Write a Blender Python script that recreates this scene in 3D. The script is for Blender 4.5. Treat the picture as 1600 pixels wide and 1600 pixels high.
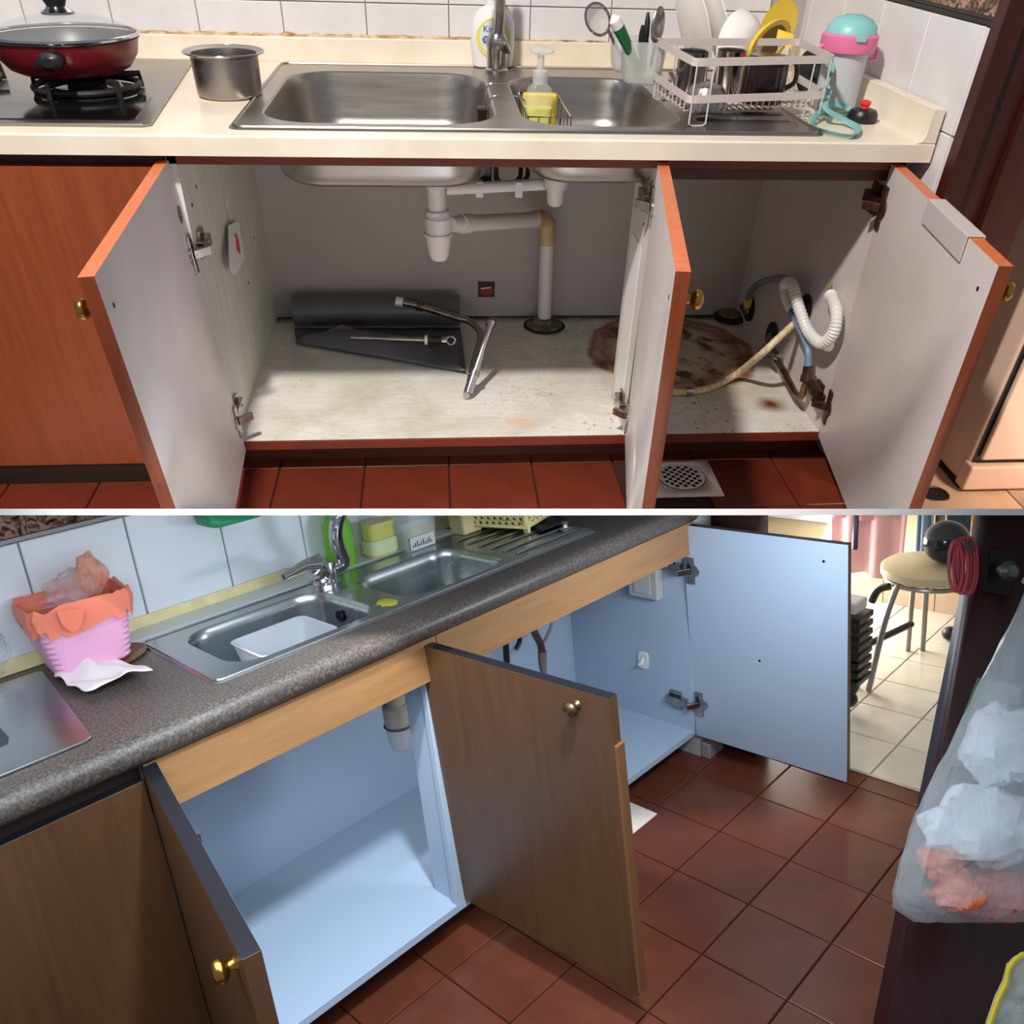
import bpy, bmesh, math, random
from mathutils import Matrix, Vector, noise
from mathutils.geometry import tessellate_polygon
random.seed(4)
for o in list(bpy.data.objects): bpy.data.objects.remove(o)
SC = bpy.context.scene; COL = SC.collection
R_ = math.radians; PI = math.pi

# ---------------------------------------------------------------- camera, world, lights
# Two kitchens (an untidy sink cabinet above, a renewed one below) share one viewpoint.  Each has its own frame;
# the lower one stands under a white divider board.
RA = Matrix(((0.99655, -0.07869, 0.02684), (-0.02980, -0.63961, -0.76813), (0.07761, 0.76468, -0.63975)))
CA = Vector((-0.0857, -1.6704, 1.0703))
RB = Matrix(((0.69943, -0.70783, -0.09906), (-0.29048, -0.15482, -0.94427), (0.65305, 0.68923, -0.31385)))
CB = Vector((-0.8759, -1.1617, 1.2636))
FA = Matrix.Identity(4)
FB = Matrix.Translation(CA) @ (RA.transposed() @ RB).to_4x4() @ Matrix.Translation(-CB)
cam = bpy.data.cameras.new('camera'); co = bpy.data.objects.new('camera', cam); COL.objects.link(co)
cam.sensor_width = 36; cam.lens = 36 * 1300 / 1600; cam.shift_y = 0.0625; cam.clip_start = .05
co.matrix_world = Matrix.Translation(CA) @ Matrix((RA[0], -RA[1], -RA[2])).transposed().to_4x4()
SC.camera = co
SC.view_settings.view_transform = 'Standard'; SC.view_settings.look = 'None'
SC.view_settings.gamma = 1; SC.view_settings.use_curve_mapping = False
SC.view_settings.exposure = 0.0
wd = bpy.data.worlds.new('world'); SC.world = wd; wd.use_nodes = True
wd.node_tree.nodes['Background'].inputs[0].default_value = (.80, .86, 1, 1)
wd.node_tree.nodes['Background'].inputs[1].default_value = .27

def area(name, F, loc, aim, size, power, col, sy=None):
    l = bpy.data.lights.new(name, 'AREA'); l.shape = 'RECTANGLE'; l.size = size; l.size_y = sy or size
    l.energy = power; l.color = col
    o = bpy.data.objects.new(name, l); COL.objects.link(o)
    d = Vector(aim) - Vector(loc)
    o.matrix_world = F @ Matrix.Translation(loc) @ d.to_track_quat('-Z', 'Y').to_matrix().to_4x4()
    return o
def spot(name, F, loc, aim, ang, blend, power, col, rad=.08):
    l = bpy.data.lights.new(name, 'SPOT'); l.spot_size = R_(ang); l.spot_blend = blend; l.shadow_soft_size = rad; l.energy = power; l.color = col
    o = bpy.data.objects.new(name, l); COL.objects.link(o)
    o.matrix_world = F @ Matrix.Translation(loc) @ (Vector(aim) - Vector(loc)).to_track_quat('-Z', 'Y').to_matrix().to_4x4()
    return o
# ceiling spot lamp of the upper kitchen
spot('kitchen_lamp', FA, (-.62, -1.06, 2.38), (0, .47, .58), 66, .10, 245, (1, .93, .86), .07)
# warm lamp of the laundry beyond the doorway
area('laundry_lamp', FA, (1.50, -.85, 1.15), (1.36, -.05, .25), .22, 3, (1, .74, .56)).data.spread = R_(64)
# lower kitchen: ceiling spot over the cabinets, plus unseen fill lights along the board
spot('sink_lamp', FB, (-.36, -.86, 1.95), (-.20, -.02, .08), 35, .6, 150, (.78, .90, 1), .07)
NRM = (RA.transposed() @ Vector((0, 1, 100 / 1300))).normalized()      # the lower kitchen hangs under a board with this normal
FWD = (RA.transposed() @ Vector((0, -100 / 1300, 1))).normalized(); RGT = Vector(RA[0])
p_ = CA + FWD * .60 + NRM * .012 - RGT * .25; area('fill_panel', FA, p_, p_ + NRM, 1.3, 16, (.80, .91, 1), .7)  # unseen fill added in front of the board, facing down
area('fill_strip', FB, (-.13, -.13, .945), (-.05, .43, .80), 1.1, 1.8, (.82, .92, 1), .03)  # unseen strip added to brighten the tiled wall
area('side_fill', FB, (.46, -.54, .785), (.72, .2, .25), .28, 4, (.80, .90, 1), .08)  # unseen fill added for the right compartment and its door
# daylight of the balcony
area('balcony_light', FB, (1.95, .48, .30), (1.35, -.35, .0), .6, 18, (1, .98, .95), .24)

# ---------------------------------------------------------------- helpers
FR = FA; WM = {}; ALL = {'A': [], 'B': []}; CUR = 'A'
def setF(k):
    global FR, CUR
    CUR = k; FR = FA if k == 'A' else FB
def at(px, py, **k):                      # a pixel of the photograph on a plane of the current kitchen
    R, C = (RA, CA) if CUR == 'A' else (RB, CB)
    d = R.transposed() @ Vector(((px - 800) / 1300, (py - 900) / 1300, 1))
    (a, v), = k.items()
    if a == 'd': return C + v * d
    i = 'xyz'.index(a); return C + (v - C[i]) / d[i] * d
def mpp(p):                               # metres per photo pixel at a point
    R, C = (RA, CA) if CUR == 'A' else (RB, CB)
    return (R @ (Vector(p) - C))[2] / 1300

class G:
    def __init__(s): s.v = []; s.f = []; s.mi = []; s.m = 0; s.M = None
    def add(s, vs, fs):
        b = len(s.v)
        for p in vs:
            p = Vector(p); s.v.append(s.M @ p if s.M else p)
        neg = s.M is not None and s.M.determinant() < 0
        for f in fs: s.f.append([b + i for i in (reversed(f) if neg else f)]); s.mi.append(s.m)
        return s
    def box(s, x0, x1, y0, y1, z0, z1, mats=None):
        vs = [(x, y, z) for z in (z0, z1) for y in (y0, y1) for x in (x0, x1)]
        fs = [(0, 2, 3, 1), (4, 5, 7, 6), (0, 1, 5, 4), (2, 6, 7, 3), (0, 4, 6, 2), (1, 3, 7, 5)]   # -z +z -y +y -x +x
        k = s.m
        s.add(vs, fs)
        if mats:
            for i, m in enumerate(mats): s.mi[len(s.mi) - 6 + i] = m
        return s
    def obox(s, p, q, w, h, up=(0, 0, 1)):    # bar from p to q
        p, q = Vector(p), Vector(q); d = (q - p).normalized(); a = d.cross(Vector(up))
        if a.length < 1e-4: a = d.cross(Vector((1, 0, 0)))
        a.normalize(); b = a.cross(d); vs = []
        for e in (p, q):
            for i, j in ((-1, -1), (1, -1), (1, 1), (-1, 1)): vs.append(e + a * (w / 2 * i) + b * (h / 2 * j))
        return s.add(vs, [(3, 2, 1, 0), (4, 5, 6, 7), (0, 1, 5, 4), (1, 2, 6, 5), (2, 3, 7, 6), (3, 0, 4, 7)])
    def loft(s, rings, c0=True, c1=True, closed=True):
        n = len(rings[0]); vs = [p for r in rings for p in r]; fs = []
        for i in range(len(rings) - 1):
            for j in range(n if closed else n - 1):
                a, b = i * n + j, i * n + (j + 1) % n
                fs.append((a, b, b + n, a + n))
        if c0: fs.append(tuple(range(n - 1, -1, -1)))
        if c1: fs.append(tuple(range((len(rings) - 1) * n, len(rings) * n)))
        return s.add(vs, fs)
    def tube(s, pts, r, n=8, closed=False, flat=None):
        pts = [Vector(p) for p in pts]; N = len(pts); rings = []; prev = None
        for i, p in enumerate(pts):
            if closed: t = pts[(i + 1) % N] - pts[i - 1]
            else: t = pts[min(i + 1, N - 1)] - pts[max(i - 1, 0)]
            t.normalize()
            if prev is None:
                a = t.cross(Vector((0, 0, 1)))
                if a.length < 1e-3: a = t.cross(Vector((1, 0, 0)))
            else: a = prev - t * prev.dot(t)
            a.normalize(); prev = a; b = t.cross(a)
            rr = r[i] if isinstance(r, (list, tuple)) else r
            fl = flat or (1, 1)
            rings.append([p + a * (rr * fl[0] * math.cos(2 * PI * k / n)) + b * (rr * fl[1] * math.sin(2 * PI * k / n)) for k in range(n)])
        if closed: rings.append(rings[0])
        return s.loft(rings, not closed, not closed)
    def lathe(s, prof, n=24, c=(0, 0, 0), ax=(0, 0, 1), sx=1, sy=1, caps=True):
        q = Vector((0, 0, 1)).rotation_difference(Vector(ax)).to_matrix(); c = Vector(c)
        rings = [[c + q @ Vector((max(r, 1e-4) * sx * math.cos(2 * PI * k / n), max(r, 1e-4) * sy * math.sin(2 * PI * k / n), z)) for k in range(n)] for r, z in prof]
        return s.loft(rings, caps, caps)
    def ball(s, c, r, n=14, sc=(1, 1, 1)):
        prof = [(math.sin(PI * i / (n // 2)), -math.cos(PI * i / (n // 2))) for i in range(n // 2 + 1)]
        rings = [[Vector(c) + Vector((r * sc[0] * max(a, .001) * math.cos(2 * PI * k / n), r * sc[1] * max(a, .001) * math.sin(2 * PI * k / n), r * sc[2] * b)) for k in range(n)] for a, b in prof]
        return s.loft(rings)
    def poly(s, outer, holes=(), flip=False):   # flat polygon (3D points) with holes
        tris = tessellate_polygon([[Vector(p) for p in l] for l in (outer, *holes)])
        vs = [p for l in (outer, *holes) for p in l]
        nz = None; fs = []
        for t in tris:
            a, b, c = [Vector(vs[i]) for i in t]
            up = (b - a).cross(c - a)
            ref = up.z if abs(up.z) > max(abs(up.x), abs(up.y)) else -up.y if abs(up.y) > abs(up.x) else up.x
            fs.append(tuple(t) if (ref > 0) != flip else tuple(reversed(t)))
        return s.add(vs, fs)
    def grid(s, nx, ny, fn, double=0):
        vs = [fn(i / nx, j / ny) for j in range(ny + 1) for i in range(nx + 1)]
        w = nx + 1
        return s.add(vs, [(j * w + i, j * w + i + 1, (j + 1) * w + i + 1, (j + 1) * w + i) for j in range(ny) for i in range(nx)])
    def obj(s, name, mats, parent=None, bev=0, ang=38, solid=0, sub=0, label=None, kind=None):
        mats = mats if isinstance(mats, (list, tuple)) else [mats]
        c = Vector((0, 0, 0))
        if parent is None and s.v:
            lo = Vector([min(p[i] for p in s.v) for i in range(3)]); hi = Vector([max(p[i] for p in s.v) for i in range(3)])
            c = Vector(((lo.x + hi.x) / 2, (lo.y + hi.y) / 2, lo.z))
        me = bpy.data.meshes.new(name)
        me.from_pydata([p - c for p in s.v], [], s.f)
        for m in mats: me.materials.append(m)
        if len(mats) > 1: me.polygons.foreach_set('material_index', s.mi)
        me.polygons.foreach_set('use_smooth', [True] * len(me.polygons))
        me.update(); me.set_sharp_from_angle(angle=R_(ang))
        o = bpy.data.objects.new(name, me); COL.objects.link(o)
        place(o, FR @ Matrix.Translation(c), parent)
        if solid: m = o.modifiers.new('solid', 'SOLIDIFY'); m.thickness = solid; m.offset = 0
        if sub: m = o.modifiers.new('sub', 'SUBSURF'); m.levels = m.render_levels = sub
        if bev: m = o.modifiers.new('bevel', 'BEVEL'); m.width = bev; m.segments = 2; m.limit_method = 'ANGLE'; m.angle_limit = R_(40); m.harden_normals = True
        if label: o['label'] = label
        if kind: o['kind'] = kind
        return o
def place(o, M, parent=None):
    if parent is not None:
        o.parent = parent; o.matrix_parent_inverse = WM[parent].inverted()
    o.matrix_basis = M; WM[o] = M.copy(); ALL[CUR].append(o)
def thing(name, label, cat, loc=(0, 0, 0), group=None):
    o = bpy.data.objects.new(name, None); COL.objects.link(o); o.empty_display_size = .03
    place(o, FR @ Matrix.Translation(Vector(loc)))
    return tag(o, label, cat, group)
def tag(o, label, cat, group=None):
    o['label'] = label; o['category'] = cat
    if group: o['group'] = group
    return o
def struct(o): o['kind'] = 'structure'; return o
def copy_tree(o, M, label=None):          # copy of a thing and its parts, moved by matrix M in its kitchen's frame
    m = FR @ M @ FR.inverted()
    c = o.copy(); COL.objects.link(c); place(c, m @ WM[o])
    if label: c['label'] = label
    def rec(a, b):
        for ch in [x for x in a.children if x in WM]:
            d = ch.copy(); COL.objects.link(d); d.parent = b
            WM[d] = m @ WM[ch]; ALL[CUR].append(d); rec(ch, d)
    rec(o, c); return c
def text(body, size, M, name, mat, parent, ext=.0004):
    cu = bpy.data.curves.new(name, 'FONT'); cu.body = body; cu.size = size; cu.extrude = ext; cu.align_x = 'CENTER'; cu.align_y = 'CENTER'
    t = bpy.data.objects.new(name, cu); COL.objects.link(t)
    bpy.context.view_layer.update()
    me = bpy.data.meshes.new_from_object(t.evaluated_get(bpy.context.evaluated_depsgraph_get()))
    bpy.data.objects.remove(t); me.materials.clear(); me.materials.append(mat)
    o = bpy.data.objects.new(name, me); COL.objects.link(o); place(o, FR @ M, parent); return o
def rrect(cx, cy, hx, hy, r, z, n=6):
    out = []
    for k, (sx, sy) in enumerate(((1, 1), (-1, 1), (-1, -1), (1, -1))):
        for i in range(n + 1):
            a = PI / 2 * (k + i / n)
            out.append(Vector((cx + sx * (hx - r) + r * math.cos(a), cy + sy * (hy - r) + r * math.sin(a), z)))
    return out
def circ(cx, cy, r, z, n=24): return [Vector((cx + r * math.cos(2 * PI * k / n), cy + r * math.sin(2 * PI * k / n), z)) for k in range(n)]
def smooth(pts, n=6, closed=False):       # Catmull-Rom
    P = [Vector(p) for p in pts]; N = len(P); out = []
    for i in range(N if closed else N - 1):
        g = lambda k: P[k % N] if closed else P[min(max(k, 0), N - 1)]
        a, b, c, d = g(i - 1), g(i), g(i + 1), g(i + 2)
        for k in range(n):
            t = k / n
            out.append(.5 * ((2 * b) + (c - a) * t + (2 * a - 5 * b + 4 * c - d) * t * t + (3 * b - a - 3 * c + d) * t ** 3))
    if not closed: out.append(P[-1])
    return out
def frame(o, x, y, z=None):               # matrix from origin and axes
    x = Vector(x).normalized(); y = Vector(y); y = (y - x * y.dot(x)).normalized(); z = x.cross(y)
    return Matrix.Translation(Vector(o)) @ Matrix((x, y, z)).transposed().to_4x4()

# ---------------------------------------------------------------- materials
def lin(c): return tuple(((v / 255 / 12.92) if v / 255 <= .04045 else ((v / 255 + .055) / 1.055) ** 2.4) for v in c) + (1,)
class NT:
    def __init__(s, name):
        s.m = bpy.data.materials.new(name); s.m.use_nodes = True; s.t = s.m.node_tree; s.b = s.t.nodes['Principled BSDF']
    def n(s, typ, **k):
        x = s.t.nodes.new('ShaderNode' + typ)
        for a, v in k.items():
            if a in x.inputs: x.inputs[a].default_value = v
            else: setattr(x, a, v)
        return x
    def l(s, a, b): s.t.links.new(a, b)
    def co(s, scale=(1, 1, 1)):
        tc = s.n('TexCoord'); mp = s.n('Mapping'); mp.inputs['Scale'].default_value = scale
        s.l(tc.outputs['Object'], mp.inputs[0]); return mp.outputs[0]
    def noise(s, scale, det=4, st=(1, 1, 1), rough=.6, dist=0):
        x = s.n('TexNoise'); x.inputs['Scale'].default_value = scale; x.inputs['Detail'].default_value = det
        x.inputs['Roughness'].default_value = rough; x.inputs['Distortion'].default_value = dist
        s.l(s.co(st), x.inputs['Vector']); return x.outputs[0]
    def ramp(s, fac, stops):
        x = s.n('ValToRGB'); e = x.color_ramp.elements
        for i, (p, c) in enumerate(stops):
            if i > 1: e.new(p)
            e[i].position = p
            e[i].color = lin(c) if len(c) == 3 else c
        s.l(fac, x.inputs[0]); return x.outputs[0]
    def mix(s, fac, a, b, mode='MIX'):
        x = s.n('Mix', data_type='RGBA', blend_type=mode)
        for sock, v in ((x.inputs[0], fac), (x.inputs[6], a), (x.inputs[7], b)):
            if hasattr(v, 'links') or hasattr(v, 'is_linked'): s.l(v, sock)
            elif isinstance(v, (int, float)): sock.default_value = v
            else: sock.default_value = lin(v) if len(v) == 3 else v
        return x.outputs[2]
    def math(s, op, a, b=0.):
        x = s.n('Math', operation=op)
        for i, v in enumerate((a, b)):
            if isinstance(v, (int, float)): x.inputs[i].default_value = v
            else: s.l(v, x.inputs[i])
        return x.outputs[0]
    def bump(s, h, st=.2, d=.002):
        x = s.n('Bump'); x.inputs['Strength'].default_value = st; x.inputs['Distance'].default_value = d
        s.l(h, x.inputs['Height']); s.l(x.outputs[0], s.b.inputs['Normal'])
    def set(s, col=None, rough=None, metal=None, **k):
        for nm, v in (('Base Color', col), ('Roughness', rough), ('Metallic', metal), *k.items()):
            if v is None: continue
            i = s.b.inputs[nm]
            if hasattr(v, 'is_linked'): s.l(v, i)
            elif isinstance(v, tuple) and len(v) == 3 and nm in ('Base Color', 'Emission Color'): i.default_value = lin(v)
            else: i.default_value = v
        return s.m
def plain(name, col, rough=.5, metal=0, var=.0, sc=12, bump=0, **k):
    t = NT(name)
    if var:
        f = t.noise(sc, 5)
        a = tuple(max(0, c * (1 - var)) for c in col); b = tuple(min(255, c * (1 + var)) for c in col)
        c = t.ramp(f, [(.3, a), (.7, b)])
    else: c = col
    if bump: t.bump(t.noise(sc * 4, 4), bump)
    return t.set(c, rough, metal, **k)
def wood(name, a, b, rough=.42, st=(26, 26, 1.6), sc=3, bump=.08):
    t = NT(name); f = t.noise(sc, 6, st, .62, .5); g = t.noise(sc * 7, 3, st, .7)
    c = t.mix(.25, t.ramp(f, [(.3, a), (.68, b)]), t.ramp(g, [(.35, a), (.65, b)]))
    t.bump(g, bump, .001); return t.set(c, rough)
def brushed(name, col, rough=.3, st=(2, 24, 24), sc=3):
    t = NT(name); f = t.noise(sc, 4, st)
    r = t.n('MapRange'); r.inputs[3].default_value = rough * .75; r.inputs[4].default_value = rough * 1.3; t.l(f, r.inputs[0])
    t.bump(f, .02, .0004); return t.set(t.mix(f, tuple(c * .93 for c in col), col), r.outputs[0], 1.0)
def clear(name, col, rough=.1, trans=1., ior=1.4, alpha=1.):
    t = NT(name); t.set(col, rough); t.b.inputs['Transmission Weight'].default_value = trans; t.b.inputs['IOR'].default_value = ior; t.b.inputs['Alpha'].default_value = alpha; return t.m
def tilemat(name, a, b, rough=.25, sc=14, rnd=.18, bump=.02):
    t = NT(name); oi = t.n('ObjectInfo'); f = t.noise(sc, 5)
    c = t.ramp(f, [(.3, a), (.7, b)])
    h = t.n('HueSaturation'); t.l(c, h.inputs['Color'])
    t.l(t.math('ADD', t.math('MULTIPLY', oi.outputs['Random'], rnd), 1 - rnd / 2), h.inputs['Value'])
    t.bump(t.noise(sc * 3, 4), bump); return t.set(h.outputs[0], rough)

WHITE_A = NT('white_laminate_worn'); f = WHITE_A.noise(5, 6); WHITE_A = WHITE_A.set(WHITE_A.ramp(f, [(.25, (204, 192, 190)), (.7, (218, 208, 206))]), .45)
t = NT('striped_laminate'); f = t.noise(4, 5, (1, 30, 1), .6); WHITE_STR = t.set(t.ramp(f, [(.3, (196, 190, 180)), (.66, (222, 218, 210))]), .5)
BACK_A = plain('back_panel_grey', (176, 166, 160), .6, var=.03, sc=5)
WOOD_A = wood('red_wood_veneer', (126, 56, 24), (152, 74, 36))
EDGE_A = wood('orange_edge_band', (190, 98, 56), (212, 120, 74), .4)
RAIL_A = plain('brown_rail', (112, 40, 20), .4, var=.08)
DARK_A = plain('dark_kickboard', (70, 26, 16), .5, var=.1)
JAMB = wood('dark_door_frame', (50, 18, 12), (68, 25, 16), .4)
t = NT('cream_worktop'); f = t.noise(6, 6); CREAM = t.set(t.ramp(f, [(.3, (224, 210, 186)), (.68, (238, 229, 212))]), .32)
t = NT('caulk_grime'); f = t.noise(26, 6, (1, 1, 2)); CAULK = t.set(t.ramp(f, [(.3, (92, 62, 38)), (.45, (190, 150, 96)), (.6, (216, 200, 172))]), .8)
STEEL = brushed('brushed_steel', (176, 170, 164), .33)
STEEL_D = brushed('brushed_steel_dull', (158, 154, 150), .36)
CHROME = plain('chrome', (205, 205, 208), .09, 1)
CHROME_D = plain('chrome_worn', (170, 164, 158), .22, 1, var=.15, sc=30)
RUST = plain('rusty_hinge', (76, 50, 38), .45, .7, var=.4, sc=60)
BRASS = plain('brass', (190, 146, 70), .25, 1)
BRONZE = plain('bronze_pipe', (120, 92, 76), .35, .9, var=.25, sc=40)
BLACK = plain('black_plastic', (20, 20, 21), .38)
BLACKM = plain('black_iron', (24, 23, 22), .6, var=.3, sc=40)
GLASSBLK = plain('black_glass', (16, 16, 18), .08)
PVC = plain('white_pvc', (216, 208, 204), .35, var=.02)
PVC_TAN = plain('tan_elbow', (186, 160, 118), .4)
REDPAN = plain('red_enamel', (122, 26, 34), .3)
GLASS = clear('lid_glass', (226, 232, 232), .04, .2, 1.35, .12)
FROST = clear('frosted_plastic', (222, 224, 222), .3, .2, 1.3, .5)
WALLTILE_A = tilemat('white_wall_tile', (214, 212, 214), (226, 224, 226), .3, 10, .03)
GROUT = plain('grout', (172, 166, 162), .8)
REDTILE = tilemat('red_quarry_tile', (94, 36, 20), (112, 46, 27), .4, 9, .14)
GROUT_R = plain('dark_grout', (58, 26, 18), .85)
WHITEP = plain('white_plastic', (232, 230, 226), .35)
PORC = plain('white_porcelain', (238, 234, 228), .12)
GREYV = plain('grey_vinyl', (92, 93, 97), .32, var=.05)
YELLOW = plain('yellow_plastic', (236, 200, 60), .4)
RACKM = plain('grey_white_coat', (206, 196, 190), .4)
TEAL = plain('teal_plastic', (136, 200, 200), .4)
PINKP = plain('pink_plastic', (228, 122, 168), .4)
STRAP = plain('teal_strap', (120, 176, 172), .6)
RED = plain('red_plastic', (226, 52, 40), .35)
FROST2 = clear('clear_soap_bottle', (226, 230, 226), .15, .1, 1.3, .24)
YSOAP = clear('yellow_soap', (232, 232, 40), .15, .5, 1.33)
HOSEB = plain('blue_hose', (120, 146, 176), .35)
HOSEG = plain('grey_hose', (120, 132, 138), .4)
GREEN = plain('green_plastic', (20, 120, 56), .35)
# stained white floor board of the upper cabinet
t = NT('stained_white_board')
co_ = t.co(); f = t.noise(7, 6, dist=.6); base = t.ramp(f, [(.3, (206, 198, 180)), (.62, (232, 230, 222))])
def ringmask(t, c, r, w, nz=.06, sc=9):
    v = t.n('VectorMath', operation='DISTANCE'); t.l(t.co(), v.inputs[0]); v.inputs[1].default_value = (*c, .091)
    d = t.math('ADD', v.outputs['Value'], t.math('MULTIPLY', t.math('SUBTRACT', t.noise(sc, 4), .5), nz))
    return d
d = ringmask(t, (.545, .45), .2, .02, .09, 6)
blot = t.noise(13, 7, dist=.5)
inside = t.ramp(d, [(.0, (1, 1, 1, 1)), (.215, (1, 1, 1, 1)), (.235, (0, 0, 0, 1))])
ring = t.ramp(d, [(.0, (0, 0, 0, 1)), (.15, (.10, .10, .10, 1)), (.188, (.85, .85, .85, 1)), (.205, (.45, .45, .45, 1)), (.222, (1, 1, 1, 1)), (.236, (0, 0, 0, 1))])
blots = t.ramp(blot, [(.50, (0, 0, 0, 1)), (.60, (1, 1, 1, 1))])
c1 = t.mix(t.math('MULTIPLY', inside, .40), base, (206, 172, 116))
c2 = t.mix(t.math('MULTIPLY', t.math('MULTIPLY', blots, inside), .95), c1, (74, 32, 8))
c3 = t.mix(t.math('MULTIPLY', ring, .9), c2, (140, 76, 14))
d2 = ringmask(t, (.73, .135), .02, .01, .03, 20)
c4 = t.mix(t.ramp(d2, [(.006, (1, 1, 1, 1)), (.05, (0, 0, 0, 1))]), c3, (112, 56, 16))
d3 = ringmask(t, (.10, .07), .02, .01, .03, 20)
c4 = t.mix(t.math('MULTIPLY', t.ramp(d3, [(.004, (1, 1, 1, 1)), (.045, (0, 0, 0, 1))]), .5), c4, (226, 160, 110))
spk = t.noise(90, 2); spm = t.noise(6, 3)
sx = t.n('SeparateXYZ'); t.l(t.co(), sx.inputs[0])
right = t.ramp(sx.outputs[0], [(.0, (.25, .25, .25, 1)), (.6, (1, 1, 1, 1))])
c5 = t.mix(t.math('MULTIPLY', t.math('MULTIPLY', t.ramp(spk, [(.63, (0, 0, 0, 1)), (.67, (1, 1, 1, 1))]), t.ramp(spm, [(.45, (0, 0, 0, 1)), (.6, (1, 1, 1, 1))])), right), c4, (40, 26, 18))
bk = t.math('ADD', sx.outputs[1], t.math('MULTIPLY', t.noise(20, 4), .05))
c6 = t.mix(t.ramp(bk, [(.67, (0, 0, 0, 1)), (.705, (1, 1, 1, 1))]), c5, (38, 26, 20))
wr = t.noise(9, 5, (1, 3.5, 1), .5, 1.5); t.bump(wr, .35, .006)
STAINED = t.set(c6, .5)

def knob(name, c, ax, mat, parent, r=.013):
    return G().lathe([(0, 0), (r * .7, 0), (r * .5, r * .25), (r * .42, r * .6), (r * .75, r * .8), (r * 1.0, r * 1.1), (r * 1.02, r * 1.4), (r * .8, r * 1.75), (r * .4, r * 1.92), (0, r * 1.95)], 24, c, ax).obj(name, mat, parent)
def tiles(parent, o, ux, uy, sx, sy, nx, ny, gap, h, mat, skip=None):
    ux, uy = Vector(ux), Vector(uy); nz = ux.cross(uy); me = None
    for j in range(ny):
        for i in range(nx):
            if skip and skip(i, j): continue
            p = Vector(o) + ux * (sx * i) + uy * (sy * j)
            M = Matrix.Translation(p) @ Matrix((ux, uy, nz)).transposed().to_4x4()
            if me is None:
                g = G(); a, b, e = sx - gap, sy - gap, .0018
                rr = [[Vector(q) for q in ((x0, y0, z), (x1, y0, z), (x1, y1, z), (x0, y1, z))] for x0, x1, y0, y1, z in
                      ((gap / 2, sx - gap / 2, gap / 2, sy - gap / 2, 0), (gap / 2, sx - gap / 2, gap / 2, sy - gap / 2, h - e), (gap / 2 + e, sx - gap / 2 - e, gap / 2 + e, sy - gap / 2 - e, h))]
                g.loft(rr); me = bpy.data.meshes.new('tile'); me.from_pydata(g.v, [], g.f); me.materials.append(mat); me.update()
            ob = bpy.data.objects.new('tile', me); COL.objects.link(ob); place(ob, FR @ M, parent)
def door(parent, hx, s, th, w, z0, z1, t, lean, mats, hy=0, name='door'):
    # local axes: u along the leaf from the hinge, n out of its inner face, z up
    U = Vector((s * math.cos(th), -math.sin(th), 0)); N = Vector((s * math.sin(th), math.cos(th), 0))
    M = Matrix.Translation((hx, hy, 0)) @ Matrix((U, N, Vector((0, 0, 1)))).transposed().to_4x4()
    zc = (z0 + z1) / 2
    M = M @ Matrix.Translation((0, 0, zc)) @ Matrix.Rotation(R_(lean), 4, 'X') @ Matrix.Translation((0, 0, -zc))
    g = G(); g.M = M
    g.box(0, w, -t, 0, z0, z1, (2, 3 if len(mats) > 3 else 2, 1, 0, 2, 1))   # -z +z outer inner hinge free; free end has its shade put in as darker veneer
    d = g.obj(name, mats, parent, bev=.0008)
    return d, M
def hinge(parent, M, s, z, px, mat, name='hinge', big=1):
    # M door frame; px = face of the side panel
    g = G(); g.M = M
    g.lathe([(0, 0), (.016, 0), (.016, .004), (0, .004)], 12, (.028, 0, z), (0, 1, 0))
    g.box(.006, .030, 0, .005, z - .036 * big, z + .036 * big)
    g.obox((.018, .004, z), (-.004, .032, z), .016, .010, (0, 1, 0))
    g.M = None
    x0, x1 = (px, px + s * .016) if s > 0 else (px + s * .016, px)
    g.box(x0, x1, .012, .075, z - .010, z + .012)
    xa, xb = (px, px + s * .006) if s > 0 else (px + s * .006, px)
    g.box(xa, xb, .03, .068, z - .026 * big, z + .026 * big)
    g.lathe([(0, 0), (.005, 0), (.004, .002), (0, .002)], 8, (px + s * .016, .055, z), (s, 0, 0))
    return g.obj(name, mat, parent, bev=.001)
# ================================================================ UPPER KITCHEN ("before")
setF('A')
XL, XR, XM, ZT, ZB, ZF, D, WY = -.55, .802, .334, .719, .686, .091, .694, .765
# ---- setting
w = struct(G().box(-2.2, .86, WY + .008, WY + .03, 0, 1.3).obj('wall_back', GROUT))
tiles(w, (-1.841, WY + .008, .64), (1, 0, 0), (0, 0, 1), .2, .2, 13, 3, .002, .008, WALLTILE_A)
G().grid(150, 2, lambda u, v: Vector((-1.0 + 1.84 * u, .752 + .013 * v, .768 + (.010 + .008 * noise.noise((u * 60, 1, 0))) * (v if v < .6 else .75) * (1 if u < .55 else .6)))).obj('sealant_bead', CAULK, w)
w = struct(G().box(.858, .96, -.085, WY + .03, 0, 1.3).obj('wall_right', GROUT))
tiles(w, (.858, .135 + .8, .338), (0, -1, 0), (0, 0, 1), .2, .2, 5, 2, .002, .008, WALLTILE_A, lambda i, j: False)
tiles(w, (.858, .135 + .8, .738), (0, -1, 0), (0, 0, 1), .2, .168, 5, 1, .002, .008, WALLTILE_A)
G().box(.851, .858, -.085, .064, .338, .538).box(.851, .858, -.082, -.067, .541, .736).box(.851, .858, -.082, -.067, .741, .904).obj('tile', WALLTILE_A, w)
t = NT('floral_border_tile'); f = t.noise(34, 5, dist=3); FLORAL = t.set(t.ramp(f, [(.40, (46, 26, 20)), (.5, (120, 84, 66)), (.56, (176, 140, 118))]), .3)
G().box(.850, .858, -.084, .76, .920, 1.02).obj('border_tile', FLORAL, w, bev=.001)
G().box(.849, .858, -.084, .76, .908, .914).obj('border_trim', plain('black_line', (30, 26, 24), .4), w)
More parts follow.
